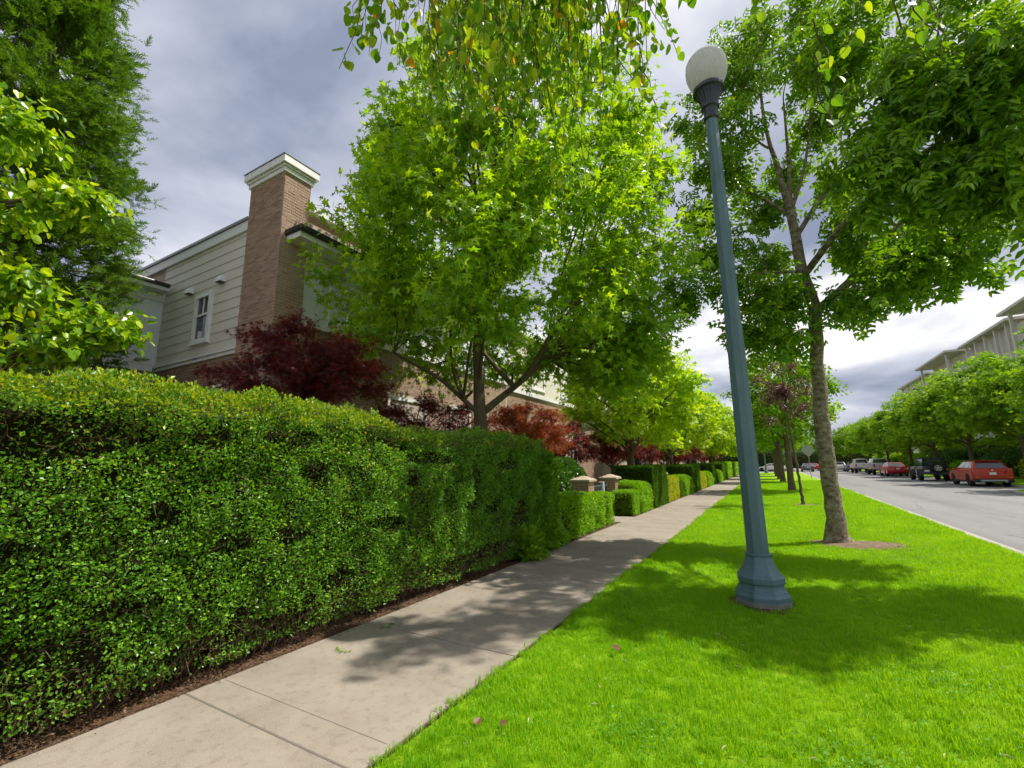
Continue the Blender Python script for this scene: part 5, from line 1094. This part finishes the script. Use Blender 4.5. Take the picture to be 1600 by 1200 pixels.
def suv(x, y, label, pm, name='parked_car', sc=1.0, detail=True):
    t = thing(name, label, 'car', (x, y, ZR), 0, GRP); t.scale = (sc,) * 3; L, W, r = 4.45, 1.84, .36; ws = (.90, 3.62)
    prof = with_arches([(.14, .34), (.03, .44), (.0, .60), (.0, .78), (.04, .98), (.12, 1.08), (.24, 1.11), (1.5, 1.08), (2.9, 1.03), (3.4, 1.0), (4.0, .90), (4.32, .76), (4.45, .52), (4.38, .30)], ws, r, .30, L)
    b = ring_body(prof, W, .10, .93, .975).obj('body', pm, t, bevel=.06, seg=4, smooth=True)
    cabin(t, (.14, 3.30, 1.05, .62, 2.30, 1.555, .82, .60), pm, W, panes=((.10, .22), (.25, .53), (.56, .90)), rear=(.08, .92, .10, .80))
    # dark lower cladding with silver skid
    MB().box(-W / 2 + .05, W / 2 - .05, -.035, .30, .26, .47).obj('rear_bumper', M['black_plastic'], t, bevel=.03)
    MB().box(-.60, .60, -.055, .02, .33, .43).obj('skid_plate', M['steel'], t, bevel=.02)
    for sd in (-1, 1):
        MB().box(sd * (W / 2 - .02) - .03, sd * (W / 2 - .02) + .03, ws[0] + .4, ws[1] - .4, .27, .38).obj('side_skirt', M['black_plastic'], t, bevel=.01)
        MB().hexa([(sd * .50, -.02, .84), (sd * .895, .09, .82), (sd * .895, .30, .82), (sd * .50, .14, .84)], [(sd * .54, .02, 1.00), (sd * .88, .11, 1.02), (sd * .88, .34, 1.02), (sd * .54, .16, 1.00)]).obj('tail_light', M['tail_red'], t, bevel=.012)
        MB().box(sd * .98 - .09, sd * .98 + .07, 2.72, 2.84, .98, 1.11).obj('mirror', pm, t, bevel=.02)
        MB().box(sd * .60 - .018, sd * .60 + .018, .85, 2.2, 1.56, 1.60).obj('roof_rail', M['black_plastic'], t, bevel=.01)
        MB().lathe([(.04, -.08), (.04, .06)], 12, (sd * .50, -.02, .30), axis='y').obj('exhaust', M['steel'], t)
        MB().box(sd * .72 - .10, sd * .72 + .10, -.008, .04, .55, .60).obj('reflector', M['tail_orange'], t)
        for yh in (1.45, 2.45): MB().box(sd * (W / 2 - .012) - .012, sd * (W / 2 - .012) + .012, yh, yh + .2, .86, .89).obj('door_handle', pm, t)
    MB().lathe([(.045, -.03), (.045, .04)], 16, (0, .03, .99), axis='y').obj('emblem', M['rim'], t)
    MB().box(-.56, .56, .46, .66, 1.55, 1.58).obj('spoiler', pm, t, bevel=.01)
    MB().box(-.02, .30, .20, .22, 1.115, 1.13).obj('wiper', M['black_plastic'], t)
    common(t, W, ws, r, .225, .72, -.004, spokes=10); return t
def offroader(x, y, label):
    t = thing('off_road_vehicle', label, 'car', (x, y, ZR), 0, GRP); W, r = 1.58, .41; ws = (.85, 3.30)
    prof = with_arches([(.06, .55), (.0, .62), (.0, 1.12), (.03, 1.16), (2.55, 1.16), (2.75, 1.14), (3.75, 1.08), (3.85, 1.0), (3.85, .6), (3.8, .5)], ws, r, .52, 3.9)
    ring_body(prof, W, .03, .99, .995).obj('body', P_BLACK, t, bevel=.025, seg=3, smooth=True)
    cabin(t, (.02, 2.75, 1.14, .07, 2.30, 1.84, .76, .66), P_NAVYTOP, W, panes=((.06, .36), (.40, .62), (.66, .92)), name='soft_top', rear=(.10, .90, .14, .86))
    MB().box(-.83, .83, -.16, .06, .50, .68).obj('rear_bumper', M['fender'], t, bevel=.03)
    for sd in (-1, 1):
        for yw in ws:
            P = []
            for a in np.linspace(-.15, math.pi + .15, 10): P.append((yw + .50 * math.cos(a), .42 + .50 * math.sin(a)))
            for a in np.linspace(math.pi + .15, -.15, 10): P.append((yw + .45 * math.cos(a), .42 + .44 * math.sin(a)))
            MB().prism(P, sd * .76, sd * .93, 'x').obj('fender', M['fender'], t, bevel=.015)
        MB().box(sd * .70 - .07, sd * .70 + .07, -.05, .02, .82, 1.02).obj('tail_light', M['tail_red'], t, bevel=.012)
        MB().box(sd * .95 - .10, sd * .95 + .08, 2.45, 2.53, 1.18, 1.36).obj('mirror', M['black_plastic'], t, bevel=.02)
        MB().box(sd * .80 - .03, sd * .80 + .05, 1.35, 2.8, .42, .50).obj('side_step', M['black_plastic'], t, bevel=.015)
        MB().box(sd * .60 - .02, sd * .60 + .02, -.1, .0, .70, .74).obj('tow_hook', M['black_plastic'], t)
    for yw in ws:
        for sd in (-1, 1): wheel(t, sd * .80, yw, r, .27, sd, 5)
    # spare wheel on the tailgate
    sp = MB().lathe([(.22, 0.0), (.36, 0.0), (.40, .04), (.40, .20), (.36, .25), (.20, .25)], 28, (.12, -.27, 1.02), axis='y').obj('spare_wheel', M['tyre'], t)
    rm = MB().lathe([(.235, -.275), (.225, -.29), (.20, -.285), (.19, -.22), (.02, -.21)], 28, (.12, 0, 1.02), axis='y', cap=False)
    for k in range(5):
        a = k * 2 * math.pi / 5 + .3; c, s_ = math.cos(a), math.sin(a); q = []
        for rr, w in ((.02, .045), (.21, .05)):
            for sg in (-1, 1): q.append((.12 + c * rr - s_ * w * sg, 1.02 + s_ * rr + c * w * sg))
        rm.prism([q[0], q[1], q[3], q[2]], -.285, -.25, 'y')
    rm.obj('rim', M['rim'], sp)
    MB().box(-.72, -.42, -.175, -.162, .72, .87).obj('number_plate', M['plate'], t)
    MB().lathe([(.04, -.1), (.04, .1)], 10, (.25, -.02, .42), axis='y').obj('exhaust', M['steel'], t); return t
def coupe(x, y, label, pm, sc=1.0, name='parked_car', grp=GRP, rz=0.0):
    t = thing(name, label, 'car', (x, y, ZR), rz, grp); t.scale = (sc,) * 3; W, r = 1.82, .33; ws = (.98, 3.75)
    prof = with_arches([(.15, .30), (.04, .42), (.0, .60), (.05, .80), (.10, .98), (.30, 1.03), (.95, 1.02), (3.1, .95), (3.9, .86), (4.5, .74), (4.68, .58), (4.66, .34), (4.55, .24)], ws, r, .26, 4.7)
    ring_body(prof, W).obj('body', pm, t, bevel=.05, seg=3, smooth=True)
    cabin(t, (.62, 3.40, .99, 1.45, 2.55, 1.42, .80, .58), pm, W, panes=((.16, .44), (.48, .86)), rear=(.08, .92, .06, .92))
    for sd in (-1, 1):
        MB().hexa([(sd * .50, -.01, .74), (sd * .88, .07, .72), (sd * .88, .16, .72), (sd * .50, .12, .74)], [(sd * .52, .04, .90), (sd * .885, .10, .92), (sd * .885, .2, .92), (sd * .52, .14, .90)]).obj('tail_light', M['tail_red'], t, bevel=.012)
        MB().box(sd * .97 - .09, sd * .97 + .07, 2.85, 2.97, .96, 1.08).obj('mirror', pm, t, bevel=.02)
        MB().lathe([(.04, -.05), (.04, .08)], 12, (sd * .55, -.0, .28), axis='y').obj('exhaust', M['steel'], t)
    MB().box(-.60, .60, -.02, .06, .24, .36).obj('diffuser', M['black_plastic'], t, bevel=.02)
    MB().lathe([(.05, -.02), (.05, .05)], 16, (0, .03, .93), axis='y').obj('emblem', M['rim'], t)
    common(t, W, ws, r, .22, .72, .015); return t
def pickup(x, y, label, pm, rack=False):
    t = thing('pickup_truck', label, 'truck', (x, y, ZR), 0, GRP); W, r = 1.98, .44; ws = (1.2, 4.75)
    prof = with_arches([(.02, .78), (.0, .85), (.0, 1.34), (.03, 1.38), (1.9, 1.38), (4.0, 1.36), (4.3, 1.34), (5.5, 1.25), (5.75, 1.1), (5.78, .8), (5.7, .66)], ws, r, .66, 5.8)
    ring_body(prof, W, .05, .985, .995).obj('body', pm, t, bevel=.025)
    cabin(t, (1.95, 4.45, 1.36, 2.12, 3.75, 1.95, .86, .70), pm, W, panes=((.08, .42), (.47, .90)), rear=(.08, .92, .12, .88))
    MB().box(-.90, .90, -.19, .02, .62, .80).obj('rear_bumper', M['steel'], t, bevel=.03)
    MB().box(-.66, .66, -.012, .0, .88, 1.30).obj('tailgate', pm, t, bevel=.008)
    MB().box(-.12, .12, -.03, -.013, 1.16, 1.22).obj('tailgate_handle', M['black_plastic'], t)
    for sd in (-1, 1):
        MB().box(sd * .89 - .09, sd * .89 + .08, -.02, .06, .92, 1.28).obj('tail_light', M['tail_red'], t, bevel=.015)
        MB().box(sd * 1.08 - .12, sd * 1.08 + .10, 3.85, 3.97, 1.38, 1.62).obj('mirror', M['black_plastic'], t, bevel=.03)
        MB().box(sd * .93 - .03, sd * .93 + .07, 1.9, 4.1, .50, .58).obj('side_step', M['black_plastic'], t, bevel=.02)
    MB().box(-.45, .45, .3, 5.0, .48, .62).obj('chassis', M['black_plastic'], t)
    if rack:
        MB().box(-.5, .5, 2.6, 2.75, 1.97, 2.06).obj('roof_light_bar', M['clearlamp'], t, bevel=.02)
    common(t, W, ws, r, .29, .63, -.19); return t
suv(11.42, 38.5, 'orange-red compact SUV parked nearest across the road', P_ORANGE)
offroader(11.2, 48.8, 'black off-roader with spare wheel on its tailgate, parked behind the orange-red car')
coupe(11.35, 62.3, 'bright red coupe parked between the off-roader and the silver pickup', P_RED, 1.04)
pickup(11.25, 68.8, 'silver pickup truck parked ahead of the red coupe', P_SILVER)
pickup(10.95, 80.3, 'white pickup truck with roof light bar, ahead of the silver pickup', P_WHITE, True)
suv(11.0, 90.0, 'small dark car parked just beyond the white pickup', P_GREY)
suv(10.0, 97.5, 'small white car at the far end of the parked row', P_WHITE)
coupe(4.9, 92.0, 'grey car on the far road seen past the diamond sign', P_GREY, 1.0, 'moving_car', 'distant cars')
coupe(1.6, 100.0, 'tiny white car crossing beyond the end of the lawn', P_WHITE, 1.0, 'moving_car', 'distant cars', R_(70))
coupe(6.6, 104.0, 'tiny red car beyond the grey car at the end of the road', P_RED, 1.0, 'moving_car', 'distant cars')

# ------------------------------------------------------------------ road sign (seen from behind)
def sign():
    t = thing('road_sign', 'grey back of a diamond road sign on a thin post by the kerb', 'sign', (3.0, 53.0, 0.05))
    MB().box(-.03, .03, -.02, .02, -.05, 3.15).obj('post', M['steel'], t)
    MB().prism([(0, 2.05), (.62, 2.67), (0, 3.29), (-.62, 2.67)], -.026, -.023, 'y').obj('plate', M['steel'], t)
sign()

# ------------------------------------------------------------------ apartment block across the road
def apartments():
    o0 = (27, 84, 0); A = dict(off=o0); t = thing('apartment_building', 'beige four-storey apartment block with stepped roofs behind the trees across the road', 'building', o0)
    XF = 23.0
    MB().box(XF, 38, 51, 112, -.1, 15.2).obj('wall', M['stucco'], t, **A)
    roofs = [(49.5, 62.5, 16.1, 1.9), (63.5, 77.5, 15.9, 1.0), (78.5, 93, 15.9, 2.0), (94, 113, 15.5, .6)]
    for y0, y1, z, ov in roofs:
        MB().box(XF + .05, 37.5, y0 + .6, y1 - .6, 15.1, z - .2).obj('penthouse_wall', M['stucco'], t, **A)
        r = MB().hexa([(XF - ov, y0, z - .28), (38, y0, z - .28), (38, y1, z - .28), (XF - ov, y1, z - .28)], [(XF - ov + .0, y0, z), (38, y0, z + .5), (38, y1, z + .5), (XF - ov, y1, z)]).obj('roof', M['roofgrey'], t, bevel=.03, **A)
        for k in range(2 if ov > 1 else 5):
            y = y0 + 1.2 + k * (y1 - y0 - 2.8) / (1 if ov > 1 else 4)
            MB().box(XF - ov + .35, XF - ov + .60, y, y + .28, 10.4, z - .285).obj('column', M['stucco'], t, **A)
    for fl in range(4):
        z = .9 + fl * 3.2
        for k in range(15):
            y = 54 + k * 3.9
            window(t, 'y', (y, XF), 1.9, 1.9, z + .3, -1, M['white'], (.6,), 1, .12, **A)
        for k in range(5):
            y = 53.0 + k * 12.0
            bl = MB().box(XF - 1.3, XF - .002, y + 2.8, y + 6.6, z - .25, z - .05).obj('balcony', M['stucco'], t, **A)
            MB().box(XF - 1.28, XF - 1.24, y + 2.85, y + 6.55, z - .05, z + .95).obj('railing', M['panel'], bl, **A)
apartments()

# ------------------------------------------------------------------ little things on the ground
def fallen(x, y, z, label, mat, size, seed, tpl=HEART):
    rng = np.random.default_rng(seed); a = rng.uniform(0, 6.28)
    me = leafmesh('fallen_leaf', np.zeros((1, 3)), np.array([[math.cos(a), math.sin(a), .25]]), np.array([[.2, -.3, 1.0]]), np.array([size]), tpl)
    o = obj('fallen_leaf', me, None, mat, loc=(x, y, z)); tag(o, label, 'leaf', 'fallen leaves')
fallen(-1.30, 4.05, .055, 'single brown leaf standing on the sunlit lawn left of the lamp', M['dead'], .075, 1)
fallen(-1.75, 2.55, .045, 'dry brown leaf low on the lawn near the bottom edge', M['dead'], .06, 2)
fallen(-1.62, 2.62, .045, 'second dry leaf beside another near the bottom edge of the lawn', M['dead'], .05, 3)
def sprig(x, y, label, seed):
    rng = np.random.default_rng(seed); n = 9; t = thing('leaf_sprig', label, 'twig', (x, y, 0.002), rng.uniform(0, 6))
    u = np.linspace(0, .16, n); P = np.c_[u, .02 * np.sin(u * 20), np.full(n, .004)]
    ax = np.c_[np.ones(n) * .5, np.where(np.arange(n) % 2, 1, -1), np.full(n, .15)]
    obj('leaves', leafmesh('leaves', P, ax, np.tile([0, 0, 1.], (n, 1)) + rng.normal(0, .3, (n, 3)), rng.uniform(.025, .045, n), RHOMB, 1.2), t, M['lf_hedge'], 'stuff')
    v, f = tubes(P[None], np.full((1, n), .002), 4); obj('stem', mk('stem', v, [f]), t, M['twig'])
sprig(-3.62, 3.75, 'green clipped sprig lying on the sidewalk by the joint', 5)
sprig(-3.42, 3.02, 'tiny green sprig lying on the sidewalk nearer the camera', 6)
